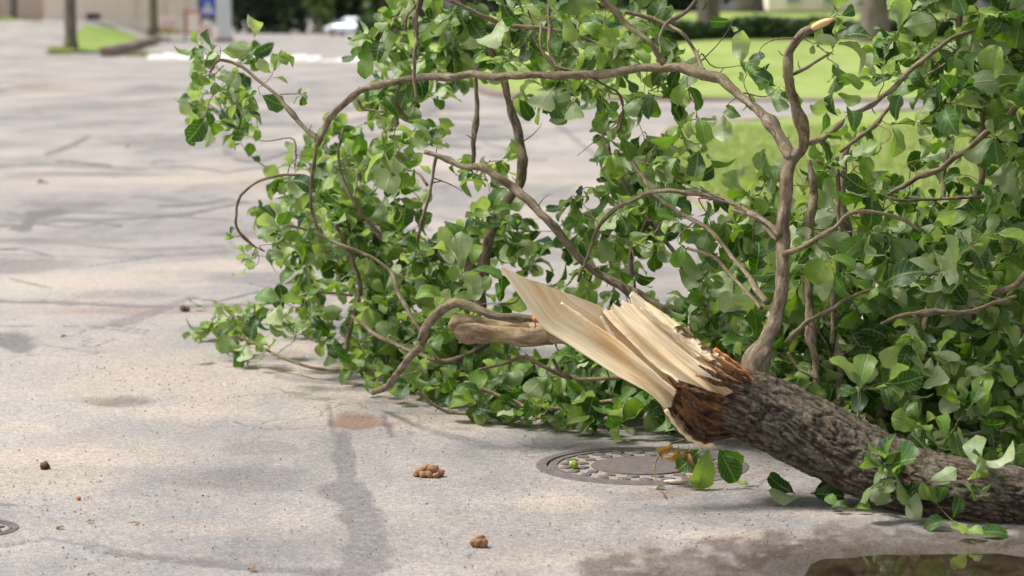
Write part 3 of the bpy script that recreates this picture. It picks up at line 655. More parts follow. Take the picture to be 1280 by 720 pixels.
# ------------------------------------------------------------------ iron covers
def cover(px_x, y, r, label, name, rings, cat='manhole cover'):
    t = thing(name, (px_x, y, 0), label, cat); n = 72
    def ringmesh(nm, prof, mat, par):
        V = []; m = len(prof)
        for k in range(n):
            a = 2*math.pi*k/n; V += [(rr*math.cos(a), rr*math.sin(a), z) for rr, z in prof]
        Q = [(k*m+i_, ((k+1) % n)*m+i_, ((k+1) % n)*m+i_+1, k*m+i_+1) for k in range(n) for i_ in range(m-1)]
        return mesh(nm, V, Q, mat, par, smooth=False)
    ringmesh('frame', [(r, -.05), (r, .001), (r*.985, .003), (r*.90, .003), (r*.89, -.004), (r*.89, -.05)], M['iron'], t)
    lid = ringmesh('lid', [(r*.875, -.05), (r*.875, .0), (r*.86, .0025), (r*.80, .0025), (r*.795, -.003), (r*.001, -.003)], M['iron'], t)
    ringmesh('sand_in_joint', [(r*.89, -.006), (r*.873, -.006)], M['dust'], t)
    ringmesh('dusty_band', [(r*.795, -.0015), (r*.48, -.0015)], M['covdirt'], lid); ringmesh('centre_plate', [(r*.475, -.003), (r*.47, .003), (r*.001, .003)], M['iron'], lid)
    proto = None
    for (rr, cnt, wt, wr) in rings:
        for k in range(cnt):
            a = 2*math.pi*(k+.5)/cnt
            if proto is None or proto[1] != (rr): 
                o = MB().box((0, 0, 0), (wr, wt, .009), 0, .003).build('raised_stud', M['iron'], lid); proto = (o, rr)
            else: o = proto[0].copy(); COL.objects.link(o); o.parent = lid
            o.location = (rr*math.cos(a), rr*math.sin(a), -.001); o.rotation_euler = (0, 0, a+.7)
    return t
cover(.396, 7.49, .324, 'round cast iron manhole cover half under the splintered trunk', 'manhole_cover', [(.232, 22, .030, .036), (.185, 16, .030, .034)])
cover(-1.445, 6.54, .13, 'small round iron valve cover cut by the left edge', 'valve_cover', [(.08, 10, .014, .03)], 'valve cover')

# ------------------------------------------------------------------ the fallen tree
tree = thing('fallen_tree', P(1150, 655, 6.9)*np.array([1, 1, 0]), 'storm-broken tree with splintered pale wood and green crown lying across the road', 'fallen tree')
# trunk
TR = [(1420, 640, 6.60, 33), (1340, 630, 6.62, 35), (1270, 622, 6.66, 37), (1200, 613, 6.70, 39), (1130, 597, 6.80, 42), (1060, 568, 6.87, 45), (1000, 536, 6.91, 46), (950, 511, 6.94, 46), (920, 500, 6.95, 44), (903, 493, 6.96, 38)]
C = catmull([list(P(a, b, c))+[d*c/F] for a, b, c, d in TR], 300)
RG = {}
def trunk_disp(a, l, R, p, d):
    q = np.stack([np.cos(a)*3.2, np.sin(a)*3.2, l*3.4], -1).reshape(-1, 3)
    warp = fbm(q*np.array([1.5, 1.5, 3.2]), 4)[:, None]*1.1
    q2 = np.stack([np.cos(a)*7.5, np.sin(a)*7.5, l*27], -1).reshape(-1, 3)+warp
    r1 = 1-np.abs(vnoise(q2))*1.9; q3 = q2*2.1+7; r2 = 1-np.abs(vnoise(q3))*1.9
    low = fbm(np.stack([np.cos(a)*1.1, np.sin(a)*1.1, l*5], -1).reshape(-1, 3), 3)
    furrow = np.clip(.68*(1-np.clip(r1, 0, 1)**2.0)+.32*(1-np.clip(r2, 0, 1)**2.0), 0, 1)
    fine = fbm(q2*5, 3)
    RG['r'] = np.clip(furrow*1.0+.18*fine, 0, 1)
    endj = 0
    return ((furrow-.6)*.011+fine*.0022+low*.009).reshape(R.shape)
V, Q, uv = sweep(C[:, :3], C[:, 3], 180, True, trunk_disp)
ridge = np.concatenate([RG['r'], [.3, .3]])
trunk = mesh('trunk', V, fixq(Q), M['trunk'], tree, world=True, uv=uv, attrs=dict(ridge=ridge)); tag(trunk, 'dark furrowed bark trunk resting on the asphalt')

# splintered wood
def interp_pts(L, n, amp=0, seed=0):
    C_ = catmull(np.array(L, float), n)
    return C_
def slab(name, low, up, parent, nu=70, nv=26, bulge=0, thick=.014, ridge=.004, rotf=None, goldf=None, seed=0, freq=9, label=None, s0=None, s1=None, curl=0):
    """a plank of torn wood: low/up = its two long edges (px, py, D) from tip to base; closed, with ridged faces"""
    A = interp_pts(low, nu); B = interp_pts(up, nu); t = np.linspace(0, 1, nv)
    U_, V_ = np.meshgrid(np.linspace(0, 1, nu), t, indexing='ij')
    a0 = s0(t) if s0 else t*0; a1 = s1(t) if s1 else t*0+1
    W_ = a0[None]+(a1-a0)[None]*U_; ii = np.linspace(0, 1, nu)
    cp = [np.interp(W_, ii, A[:, c])*(1-t)+np.interp(W_, ii, B[:, c])*t for c in range(3)]
    px, py, D = cp
    w0 = np.hypot(A[:, 0]-B[:, 0], A[:, 1]-B[:, 1]); wn = (w0/w0.max())[:, None]
    q = np.stack([V_*freq*wn+seed*3.1, U_*1.3, U_*0+seed], -1).reshape(-1, 3)
    rg = fbm(q, 4).reshape(U_.shape); rg2 = (np.abs(vnoise(q*np.array([2.6, 1.5, 1])))).reshape(U_.shape)
    tri = np.abs(((V_*freq*.62*wn+.28*rg+seed*.37) % 1)*2-1); step = np.sign(np.sin(V_*freq*1.3*wn+seed))*.5
    D = D - bulge*np.sin(math.pi*V_)*wn + (rg*.45+rg2*.25+tri*1.05+.10*step)*ridge*np.minimum(1, wn*2)
    px = px + curl*np.sin(U_*9+V_*3)*2; 
    jag = fbm(np.stack([U_*9, V_*0+seed, V_*0], -1).reshape(-1, 3), 4).reshape(U_.shape)
    py = py + jag*3.0*np.abs(V_*2-1)**3
    th = thick*np.sin(math.pi*np.clip(V_, .03, .97))**.5*np.minimum(1, wn*1.6+.1)
    ds = np.stack([(px-640)/F, px*0, px*0], -1)+UPV*((360-py)/F)[..., None]+FW
    front = np.array([0, 0, CAMH])+ds*(D/ds[..., 1])[..., None]; D2 = D+th
    back = np.array([0, 0, CAMH])+ds*(D2/ds[..., 1])[..., None]
    Vv = np.vstack([front.reshape(-1, 3), back.reshape(-1, 3)]); N0 = nu*nv
    i, j = np.meshgrid(np.arange(nu-1), np.arange(nv-1), indexing='ij'); q1 = np.stack([i*nv+j, (i+1)*nv+j, (i+1)*nv+j+1, i*nv+j+1], -1).reshape(-1, 4)
    q2 = q1[:, ::-1]+N0; sd_ = []
    for k in range(nu-1):
        sd_ += [(k*nv, N0+k*nv, N0+(k+1)*nv, (k+1)*nv), (k*nv+nv-1, (k+1)*nv+nv-1, N0+(k+1)*nv+nv-1, N0+k*nv+nv-1)]
    for k in range(nv-1): sd_ += [(k, k+1, N0+k+1, N0+k), ((nu-1)*nv+k, N0+(nu-1)*nv+k, N0+(nu-1)*nv+k+1, (nu-1)*nv+k+1)]
    Qq = np.vstack([q1, q2, np.array(sd_)])
    ln = np.concatenate([[0], np.cumsum(np.hypot(*np.diff((A+B)[:, :2]/2, axis=0).T))])*7/F
    uvv = np.stack([V_*wn*w0.max()*7/F+seed, np.repeat(ln[:, None], nv, 1)], -1).reshape(-1, 2); uvv = np.vstack([uvv, uvv])
    rot = rotf(px, py) if rotf else px*0; gold = goldf(px, py) if goldf else px*0
    at = dict(rot=np.concatenate([rot.ravel()]*2), gold=np.concatenate([gold.ravel()]*2))
    o = mesh(name, Vv, Qq, M['wood'], parent, world=True, uv=uvv, attrs=at)
    if label: o['label'] = label
    return o
def nxy(px, py, s, o=0): return fbm(np.stack([px*s, py*s, px*0+o], -1).reshape(-1, 3), 4).reshape(px.shape)
def rotf(px, py):
    # brown rot near the trunk: right of a slanted ragged front
    d = (px-846)*.80+(py-480)*.45; d2 = (px-905)*.9+(py-452)*.2
    r = sm(d+26*nxy(px, py, .06), -6, 16)
    pale = (py < 487-.1*(px-860)) & (px < 905)
    d3 = (px-880)*.75-(py-440)*.55
    r2 = sm(d3+30*nxy(px, py, .05, 3)+.6*nxy(px*1, py*4, .1, 6)*10, -4, 14)
    rr = np.where(py-470 > (px-835)*.35, r, r2)
    edge = sm((py-500)-(px-830)*1.02+4*nxy(px, py, .1), 6, 12)*(px > 812)   # pale lower lip
    return np.clip(rr*(1-edge), 0, 1)
goldf = lambda px, py: np.exp(-(((px-762)*.72+(py-425)*.69)/38)**2-(((px-762)*-.69+(py-425)*.72)/10)**2)+.35*np.exp(-((px-690)/30)**2-((py-385)/18)**2)
slab('splinter', [(624, 336, 6.80), (645, 362, 6.80), (664, 389, 6.80), (682, 412, 6.80), (712, 431, 6.80), (767, 466, 6.80), (812, 494, 6.80), (834, 515, 6.81), (850, 535, 6.83), (874, 553, 6.86), (890, 557, 6.90)],
     [(626, 334, 6.80), (655, 345, 6.81), (684, 357, 6.83), (727, 373, 6.85), (757, 387, 6.87), (780, 414, 6.885), (808, 441, 6.885), (838, 464, 6.88), (858, 484, 6.875), (876, 520, 6.88), (896, 545, 6.9)],
     tree, 110, 46, bulge=-.018, thick=.022, ridge=.008, rotf=rotf, goldf=goldf, seed=1, freq=4.5, label='longest pale splinter ending in a sharp point')
tips = lambda t: np.interp(t, [0, .10, .16, .26, .34, .42, .60, .68, .78, .9, 1], [.02, .0, .04, .03, .0, .06, .02, .08, .03, .0, .0])+.010*vnoise(np.stack([t*40, t*0, t*0], 1))
slab('splinter', [(752, 388, 6.86), (778, 418, 6.84), (806, 446, 6.83), (838, 472, 6.82), (866, 494, 6.82), (888, 510, 6.85)],
     [(792, 363, 6.93), (817, 383, 6.93), (853, 409, 6.92), (890, 436, 6.91), (922, 457, 6.90), (948, 486, 6.91)],
     tree, 150, 80, bulge=.018, thick=.025, ridge=.014, rotf=rotf, goldf=lambda px, py: .35*(nxy(px*.6-py*.9, px*.02, .12, 3) > .1), seed=2, freq=5.5, s0=tips, label='broad ragged splinter rising behind the long one')
slab('splinter', [(786, 369, 6.90), (812, 398, 6.885), (850, 428, 6.88), (885, 452, 6.87)], [(790, 366, 6.90), (820, 393, 6.89), (858, 423, 6.885), (896, 450, 6.88)], tree, 60, 8, bulge=.006, thick=.008, ridge=.004, rotf=rotf, seed=3)
slab('splinter', [(762, 388, 6.85), (765, 382, 6.85), (770, 376, 6.85)], [(766, 386, 6.85), (768, 378, 6.85), (771, 375, 6.85)], tree, 12, 5, thick=.004, ridge=.001, seed=5, label='thin curled white sliver')
slab('splinter', [(800, 385, 6.88), (830, 412, 6.87), (868, 448, 6.86)], [(802, 384, 6.88), (835, 408, 6.87), (880, 446, 6.87)], tree, 40, 8, bulge=.004, thick=.006, ridge=.004, seed=6, rotf=rotf)
slab('splinter', [(750, 396, 6.84), (772, 436, 6.825), (800, 462, 6.815)], [(753, 394, 6.84), (777, 433, 6.83), (806, 459, 6.82)], tree, 50, 8, bulge=.006, thick=.008, ridge=.004, seed=7)
slab('splinter', [(700, 380, 6.82), (745, 418, 6.815), (800, 462, 6.80), (850, 500, 6.81)], [(702, 378, 6.82), (752, 410, 6.82), (808, 455, 6.81), (858, 498, 6.82)], tree, 60, 8, bulge=.006, thick=.006, ridge=.003, seed=8, goldf=goldf, rotf=rotf)
# ragged rotten hollow at the break
def rotf2(px, py): return np.clip(1.0-.35*sm(nxy(px, py, .09, 8), .4, .6), 0, 1)
hol = slab('rotten_hollow', [(822, 500, 6.86), (838, 526, 6.85), (860, 546, 6.85), (882, 554, 6.87), (912, 549, 6.90)], [(845, 450, 6.89), (880, 444, 6.88), (912, 452, 6.87), (938, 472, 6.88), (958, 505, 6.92)],
     tree, 80, 60, bulge=.020, thick=.03, ridge=.022, rotf=rotf2, goldf=lambda px, py: 1-sm((px-905)*.62+(py-515)*.78+26*nxy(px, py, .06, 2), -42, 6), seed=9, freq=12, label='dark brown rotten wood at the break')
for k, (a, b, c, d, e, f) in enumerate([(846, 482, 905, 500, 7, 2), (850, 497, 892, 520, 6, 3), (842, 505, 880, 545, 7, 4), (868, 470, 930, 488, 7, 5), (885, 452, 938, 478, 6, 6), (838, 515, 872, 550, 5, 7), (872, 458, 915, 480, 6, 8)]):
    pale_ = False; 
    slab('splinter', [(a, b, 6.80), ((a+c)/2, (b+d)/2+e*.5, 6.79), (c, d+2, 6.84)], [(a+2, b-1, 6.81), ((a+c)/2+2, (b+d)/2-e*.5, 6.80), (c+2, d-3, 6.85)], tree, 30, 8, bulge=.006, thick=.008, ridge=.006,
         rotf=(lambda px, py: px*0+.15) if pale_ else rotf2, seed=20+k)
# orange torn bark rim
rim = catmull([list(P(a, b, c)) for a, b, c in [(893, 436, 6.90), (913, 449, 6.885), (932, 465, 6.88), (946, 483, 6.88), (949, 500, 6.865), (944, 512, 6.86)]], 40)
V, Q, uv = sweep(rim, .0045+.0015*np.sin(np.arange(40)*1.1), 7, True); M['rim'] = simple('torn_inner_bark', (.42, .15, .045), .8, .4, 60); mesh('torn_bark_rim', V, fixq(Q), M['rim'], tree, world=True, uv=uv)
lip = catmull([list(P(a, b, c)) for a, b, c in [(832, 512, 6.80), (846, 532, 6.815), (862, 548, 6.83), (880, 557, 6.85), (892, 556, 6.86)]], 40)
V, Q, uv = sweep(lip, .006+.0015*np.sin(np.arange(40)*.9), 7, True); mesh('torn_bark_lip', V, fixq(Q), M['wood'], tree, world=True, uv=uv, attrs=dict(rot=np.zeros(len(V)), gold=np.zeros(len(V))+.3))

# branches traced through space: (px, py, distance, radius px)
BR = [
 ('b', [(938, 478, 6.96, 16), (952, 440, 6.98, 12.5), (968, 400, 7.0, 11), (979, 345, 7.02, 10), (980, 290, 7.05, 9.5), (984, 235, 7.06, 9.5), (991, 195, 7.08, 11)]),
 ('b', [(991, 200, 7.08, 9.5), (968, 162, 7.15, 7.5), (935, 128, 7.25, 7), (895, 97, 7.35, 7), (860, 86, 7.42, 6.5), (820, 84, 7.5, 6), (760, 90, 7.6, 5.5), (700, 93, 7.7, 5.3), (640, 95, 7.8, 5), (560, 97, 7.95, 4.6), (510, 99, 8.05, 4.6), (460, 111, 8.15, 4.4), (435, 126, 8.2, 5), (412, 150, 8.25, 5), (398, 178, 8.3, 3.8), (392, 215, 8.35, 3), (389, 255, 8.4, 2.4), (396, 285, 8.45, 2)]),
 ('b', [(991, 200, 7.08, 9.5), (1003, 180, 7.06, 8), (998, 135, 7.02, 7.5), (988, 92, 6.98, 7.5), (988, 62, 6.96, 7), (1003, 40, 6.95, 6.5), (1022, 32, 6.95, 6), (1037, 26, 6.95, 4.5)]),
 ('b', [(1002, 182, 7.06, 5), (1035, 168, 7.1, 4), (1075, 142, 7.15, 4), (1095, 125, 7.2, 4.2), (1130, 97, 7.25, 3.8), (1165, 65, 7.3, 3.4), (1200, 43, 7.35, 3), (1245, 34, 7.4, 2.2)]),
 ('b', [(1050, 190, 7.3, 2), (1080, 168, 7.32, 2.8), (1110, 135, 7.35, 2.8), (1145, 105, 7.4, 2.2), (1180, 80, 7.5, 2)]),
 ('b', [(990, 93, 7.0, 2.8), (1015, 80, 7.0, 2.4), (1038, 67, 7.0, 2)]),
 ('b', [(1105, 245, 7.5, 3), (1150, 222, 7.45, 3.6), (1190, 200, 7.4, 4.4), (1225, 172, 7.35, 5), (1255, 150, 7.3, 5), (1300, 110, 7.3, 6), (1380, 60, 7.3, 7)]),
 ('b', [(978, 318, 7.02, 4), (1000, 312, 7.0, 3), (1025, 300, 6.98, 2.8), (1045, 283, 6.97, 2.8), (1065, 268, 6.96, 2.8), (1095, 265, 6.95, 2.6), (1130, 275, 6.95, 2.4), (1152, 290, 6.95, 2)]),
 ('b', [(975, 295, 7.04, 5), (958, 276, 7.1, 4), (930, 262, 7.2, 3.6), (895, 249, 7.3, 3.4), (855, 241, 7.4, 3.4), (815, 242, 7.5, 3.4), (785, 250, 7.6, 3.2), (760, 268, 7.7, 3), (745, 290, 7.75, 2.6), (735, 320, 7.8, 2.2), (722, 352, 7.85, 2)]),
 ('b', [(972, 300, 7.05, 4), (945, 272, 7.2, 2.6), (915, 262, 7.3, 2.4)]),
 ('b', [(958, 378, 7.02, 5), (940, 352, 7.15, 3.4), (915, 320, 7.3, 3.2), (885, 288, 7.45, 3.2), (845, 262, 7.6, 3), (815, 240, 7.7, 2.8), (793, 210, 7.8, 2.8), (775, 180, 7.9, 2.4)]),
 ('b', [(952, 385, 7.1, 3), (925, 355, 7.3, 2.8), (895, 325, 7.5, 2.6), (860, 310, 7.7, 2)]),
 ('b', [(840, 395, 8.3, 9), (770, 355, 8.3, 6.8), (735, 330, 8.3, 6.5), (705, 302, 8.3, 6), (680, 270, 8.3, 5.5), (650, 243, 8.35, 5.5), (610, 212, 8.4, 5), (575, 204, 8.45, 4), (530, 190, 8.5, 3.2)]),
 ('b', [(600, 420, 8.9, 11), (600, 375, 8.9, 10), (605, 325, 8.9, 8.5), (617, 280, 8.9, 8), (640, 245, 8.9, 7.5), (652, 215, 8.9, 7), (648, 170, 8.9, 6.5), (636, 135, 8.9, 5.5), (628, 95, 8.9, 5), (608, 52, 8.9, 4.5), (580, 10, 8.9, 4), (560, -40, 8.9, 3.5)]),
 ('b', [(592, 205, 8.85, 3.4), (596, 150, 8.85, 3.6), (595, 105, 8.85, 3), (600, 75, 8.85, 2)]),
 ('b', [(465, 285, 9.3, 5), (485, 296, 9.2, 9), (515, 306, 9.1, 9.5), (550, 318, 9.0, 9.5), (580, 332, 8.95, 9), (600, 350, 8.92, 8)]),
 ('l', [(563, 401, 7.9, 7), (572, 404, 7.9, 13), (610, 409, 7.88, 15), (660, 413, 7.85, 16), (705, 416, 7.8, 16.5), (780, 420, 7.78, 15), (880, 428, 7.85, 13), (980, 475, 7.85, 11), (1080, 530, 7.6, 11), (1180, 580, 7.2, 14), (1240, 605, 7.05, 20)]),
 ('l', [(572, 412, 7.84, 6), (585, 419, 7.82, 11), (630, 419, 7.80, 11), (690, 420, 7.80, 10)]),
 ('b', [(702, 400, 7.74, 6), (660, 399, 7.74, 6), (615, 394, 7.75, 6), (588, 383, 7.76, 6.5), (568, 378, 7.78, 7), (551, 388, 7.8, 7), (538, 405, 7.82, 7), (530, 422, 7.86, 7), (520, 436, 7.95, 6), (503, 460, 8.1, 5.5), (485, 480, 8.3, 5), (466, 491, 8.55, 4)]),
 ('b', [(375, 219, 8.6, 1.8), (345, 220, 8.65, 2), (315, 231, 8.7, 2.1), (296, 252, 8.75, 2.2), (291, 275, 8.8, 2.1), (301, 293, 8.85, 2), (318, 308, 8.9, 1.8)]),
 ('b', [(398, 175, 8.3, 3.4), (378, 155, 8.35, 3), (352, 127, 8.4, 2.8), (325, 103, 8.45, 2.8), (295, 83, 8.5, 2.6), (275, 76, 8.55, 2.2), (262, 90, 8.6, 1.6)]),
 ('b', [(522, -30, 7.9, 3.4), (521, 30, 7.9, 3.2), (517, 70, 7.9, 3), (517, 100, 7.9, 2.8), (521, 125, 7.9, 2.2)]),
 ('b', [(525, 0, 7.9, 2), (509, 18, 7.9, 2), (507, 38, 7.9, 1.8)]),
 ('b', [(600, 505, 8.6, 3), (520, 475, 8.9, 3), (430, 462, 9.25, 2.8), (375, 455, 9.4, 2.6), (335, 438, 9.55, 2.2), (300, 422, 9.7, 1.8), (265, 424, 9.85, 1.4)]),
 ('b', [(735, -30, 7.5, 5), (760, 8, 7.5, 4.2), (790, 37, 7.48, 4), (812, 58, 7.45, 3.8), (830, 80, 7.45, 4)]),
 ('b', [(780, 15, 7.7, 2.5), (820, 24, 7.7, 3.2), (848, 37, 7.65, 3.2), (868, 62, 7.6, 3), (880, 88, 7.5, 2.6)]),
 ('b', [(880, -20, 7.6, 2.5), (858, 12, 7.6, 2.5), (835, 25, 7.6, 2.4), (825, 48, 7.6, 2), (824, 70, 7.55, 1.8)]),
 ('b', [(545, 195, 8.7, 2.4), (538, 235, 8.7, 2.4), (528, 275, 8.7, 2.4), (522, 300, 8.75, 2.4)]),
 ('b', [(500, 210, 8.8, 1.6), (520, 217, 8.75, 1.8), (535, 232, 8.7, 1.8)]),
 ('b', [(600, 462, 7.95, 2), (650, 447, 7.95, 2.6), (680, 458, 7.9, 2.8), (708, 470, 7.9, 3), (745, 474, 7.85, 3), (790, 470, 7.8, 3)]),
 ('b', [(692, 448, 7.9, 2.4), (700, 462, 7.9, 2.2), (712, 472, 7.9, 2)]),
 ('b', [(520, 490, 8.5, 3), (560, 515, 8.5, 2.5), (620, 520, 8.4, 2.4), (670, 525, 8.3, 2)]),
 ('b', [(600, 485, 8.3, 3), (660, 508, 8.2, 3.2), (720, 513, 8.15, 3.4), (770, 500, 8.1, 3)]),
 ('b', [(1020, 480, 7.2, 5), (1013, 365, 7.25, 6.5), (1013, 310, 7.3, 6.5), (1016, 250, 7.35, 6), (1012, 200, 7.4, 4)]),
 ('b', [(1050, 500, 7.3, 6), (1053, 370, 7.4, 7.5), (1058, 310, 7.45, 7), (1052, 250, 7.5, 6.5), (1055, 205, 7.5, 5), (1062, 180, 7.5, 3)]),
 ('b', [(1040, 430, 7.2, 3), (1048, 250, 7.3, 3), (1046, 195, 7.3, 3)]),
 ('b', [(1215, 400, 7.6, 6), (1218, 330, 7.6, 6), (1221, 270, 7.6, 6), (1226, 220, 7.6, 6), (1230, 150, 7.6, 5), (1240, 60, 7.6, 4), (1245, -40, 7.6, 3)]),
 ('b', [(985, 430, 7.05, 4), (1010, 400, 7.05, 3.4), (1040, 385, 7.05, 3.2), (1090, 362, 7.05, 2.2)]),
 ('b', [(1100, 405, 7.1, 2.5), (1140, 392, 7.1, 4), (1180, 388, 7.1, 4.2), (1218, 388, 7.1, 3.6), (1270, 370, 7.1, 3)]),
 ('b', [(1125, 345, 7.05, 1.8), (1150, 341, 7.05, 2), (1170, 343, 7.05, 2)]),
 ('b', [(1245, 368, 7.0, 4), (1270, 352, 7.0, 4.5), (1320, 325, 7.0, 6)]),
 ('b', [(985, 440, 6.98, 2.4), (1000, 460, 6.97, 2.2), (1022, 475, 6.95, 2)]),
 ('b', [(1170, 548, 6.95, 2.2), (1205, 546, 6.93, 2.6), (1240, 540, 6.93, 2.8), (1265, 535, 6.93, 2.2)]),
 ('b', [(1060, 555, 6.83, 1.6), (1090, 552, 6.8, 1.6), (1110, 560, 6.78, 1.6)]),
 ('b', [(1020, 200, 7.3, 2), (1105, 245, 7.4, 2), (1180, 250, 7.5, 2.4), (1240, 240, 7.5, 3), (1300, 200, 7.5, 3)]),
 ('b', [(760, 180, 8.2, 2), (770, 215, 8.2, 2.2), (800, 260, 8.2, 2.4), (850, 330, 8.2, 3), (890, 400, 8.1, 5)]),
 ('b', [(800, 450, 8.5, 5), (790, 330, 8.5, 4), (800, 290, 8.5, 3), (815, 265, 8.5, 2)]),
 ('b', [(420, 280, 9.0, 2.5), (450, 350, 9.1, 3.4), (440, 400, 9.2, 3), (430, 450, 9.2, 3)]),
 ('b', [(480, 300, 9.1, 3), (440, 250, 9.1, 2.8), (425, 200, 9.1, 2.4), (430, 160, 9.1, 2)]),
 ('b', [(530, 420, 8.7, 3), (500, 370, 8.8, 3), (480, 330, 8.9, 2.6), (410, 300, 9.0, 2), (360, 280, 9.0, 1.8)]),
 ('b', [(440, 370, 9.2, 2.4), (400, 365, 9.2, 2), (360, 375, 9.3, 1.6), (330, 378, 9.3, 1.3)]),
 ('b', [(610, 430, 8.8, 5), (560, 450, 8.7, 4), (520, 440, 8.8, 3), (470, 420, 8.9, 3), (440, 395, 9.0, 2)]),
 ('b', [(1100, 520, 7.4, 6), (1150, 430, 7.6, 5), (1170, 300, 7.8, 4), (1190, 150, 7.9, 3), (1200, 0, 8.0, 3)]),
 ('b', [(1150, 540, 7.5, 7), (1250, 450, 7.7, 6), (1330, 300, 7.9, 5), (1370, 100, 8.0, 4)]),
 ('b', [(560, 0, 8.2, 3), (640, 30, 8.2, 3), (700, 40, 8.2, 3), (770, 60, 8.2, 2.5)]),
 ('b', [(690, -20, 7.9, 2.5), (685, 30, 7.85, 2.6), (688, 60, 7.8, 2.4), (700, 80, 7.75, 2.4), (722, 91, 7.7, 2)]),
 ('b', [(675, 30, 7.8, 2), (678, 60, 7.75, 2), (694, 88, 7.72, 2)]),
 ('b', [(740, 95, 7.62, 2), (780, 130, 7.7, 2), (772, 165, 7.8, 2)]),
 ('b', [(500, 104, 8.08, 2), (493, 128, 8.1, 2), (510, 148, 8.15, 2)]),
 ('b', [(447, 124, 8.2, 2), (455, 138, 8.2, 2), (480, 140, 8.2, 1.6)]),
]
nodes = []; ndir = []
def bdisp(a, l, R, p, d):
    k = fbm((p*np.array([60, 60, 60])).reshape(-1, 3), 3).reshape(R.shape)
    knots = np.maximum(0, vnoise(np.stack([l*14, l*0, l*0+R.mean()*99], -1).reshape(-1, 3)).reshape(R.shape)-.35)
    return R*(.16*k+.75*knots)+.0006*k
SPUR = []
for kk, (kd, L) in enumerate(BR):
    n = max(10, int(sum(math.hypot(L[q+1][0]-L[q][0], L[q+1][1]-L[q][1]) for q in range(len(L)-1))/5))
    C = catmull([list(P(a, b, c))+[max(d*(.88 if kd == 'b' else 1), 1.1)*c/F] for a, b, c, d in L], n); C[:, 2] = np.maximum(C[:, 2], C[:, 3]*.8)
    # small crookedness
    wob = fbm(np.stack([np.arange(n)*.22+kk*9, np.zeros(n), np.zeros(n)], 1), 2); wob2 = fbm(np.stack([np.arange(n)*.22+kk*9, np.ones(n)*5, np.zeros(n)], 1), 2)
    C[:, 0] += wob*.005; C[:, 1] += wob2*.02
    kn = max(3, n//5); kx = np.interp(np.linspace(0, kn, n), np.arange(kn+1), rs.randn(kn+1)); kz = np.interp(np.linspace(0, kn, n), np.arange(kn+1), rs.randn(kn+1)); ends = np.minimum(1, np.minimum(np.arange(n), np.arange(n)[::-1])/5)
    C[:, 0] += kx*.0042*ends; C[:, 2] += kz*.0042*ends; C[:, 3] *= 1+.10*np.interp(np.linspace(0, kn, n), np.arange(kn+1), rs.randn(kn+1)).clip(-1.5, 2)
    sg = 16 if C[:, 3].max() > .02 else 9
    V, Q, uv = sweep(C[:, :3], C[:, 3], sg, True, bdisp)
    br = mesh('branch', V, fixq(Q), M['logbark'] if kd == 'l' else M['bark'], tree, world=True, uv=uv)
    if kk == 0: br['label'] = 'main upright branch rising from the trunk'
    if kk == 1: br['label'] = 'long branch arching left over the road'
    if kk == 16: br['label'] = 'pale thick log-like bough behind the splinter'
    if kd == 'b':
        T = np.gradient(C[:, :3], axis=0); T /= np.linalg.norm(T, axis=1)[:, None]
        nodes += list(C[::3, :3]); ndir += list(T[::3])
        for q in range(2, n-2):
            if rnd.random() < .10: SPUR.append((C[q, :3], T[q], C[q, 3]))
# pale broken tip on the stub
V, Q, uv = sweep(catmull([list(P(1014, 36, 6.935))+[.010], list(P(1024, 31, 6.935))+[.012], list(P(1038, 25, 6.935))+[.008], list(P(1042, 23, 6.935))+[.002]], 14)[:, :3], [.006, .008, .0095, .0105, .011, .011, .011, .0105, .010, .009, .008, .006, .004, .002], 9, True)
mesh('broken_tip', V, fixq(Q), M['wood'], tree, world=True, uv=uv, attrs=dict(rot=np.zeros(len(V)), gold=np.full(len(V), 1.0)))
V, Q, uv = sweep(catmull([list(P(666, 399, 7.70)), list(P(676, 399, 7.70)), list(P(684, 400, 7.72))], 6), [.010, .012, .013, .013, .012, .008], 9, True); mesh('broken_tip', V, fixq(Q), M['rim'], tree, world=True, uv=uv)

# ------------------------------------------------------------------ leaves
def leaf_mesh(fold, curl, wav, seed, nl=8, nw=4):
    r = np.random.RandomState(seed); V = []; UV = []
    for a in range(nl+1):
        s = a/nl
        wd = (.008, .085, .165, .240, .292, .315, .298, .215, .075)[a]
        wd *= 1+.035*r.randn()
        for b in range(-nw//2, nw//2+1):
            t = b/(nw/2); x = wd*t*math.cos(fold*.6); z = abs(wd*t)*math.sin(fold)+.03*wav*math.sin(s*9+t*2+seed)*abs(t)*2
            s = (0, .11, .24, .38, .53, .68, .82, .93, 1.0)[a]; ang = curl*s*s; yy_ = s*math.cos(ang*.5); zz_ = -s*math.sin(ang*.5)
            V.append((x, yy_*1.0+.12, z+zz_)); UV.append((t*wd/.305*.5, s))
    nwp = nw+1; Q = [(a*nwp+b, a*nwp+b+1, (a+1)*nwp+b+1, (a+1)*nwp+b) for a in range(nl) for b in range(nw)]
    k = len(V); V += [(-.008, -.02, 0), (.008, -.02, 0), (.008, .13, .004), (-.008, .13, .004)]; UV += [(0, 0)]*4; Q.append((k, k+1, k+2, k+3))
    return np.array(V), np.array(Q), np.array(UV)
LM = [leaf_mesh(.25, .5, .8, 1), leaf_mesh(.55, 1.1, 1.2, 2), leaf_mesh(.12, -.45, 1.2, 3), leaf_mesh(.85, 1.6, .9, 4), leaf_mesh(.4, .2, 1.6, 5)]
leaves = []        # (variant, 3x3 rotation, location, size, tone)
def add_leaf(p, d, nrm, size, tone=None):
    y = d/np.linalg.norm(d); z = nrm-y*(nrm@y); z = z/(np.linalg.norm(z)+1e-9); x = np.cross(y, z)
    leaves.append((rnd.randrange(5), np.stack([x*rnd.uniform(.9, 1.25), y, z], 1), np.array(p), size, rnd.random() if tone is None else tone))
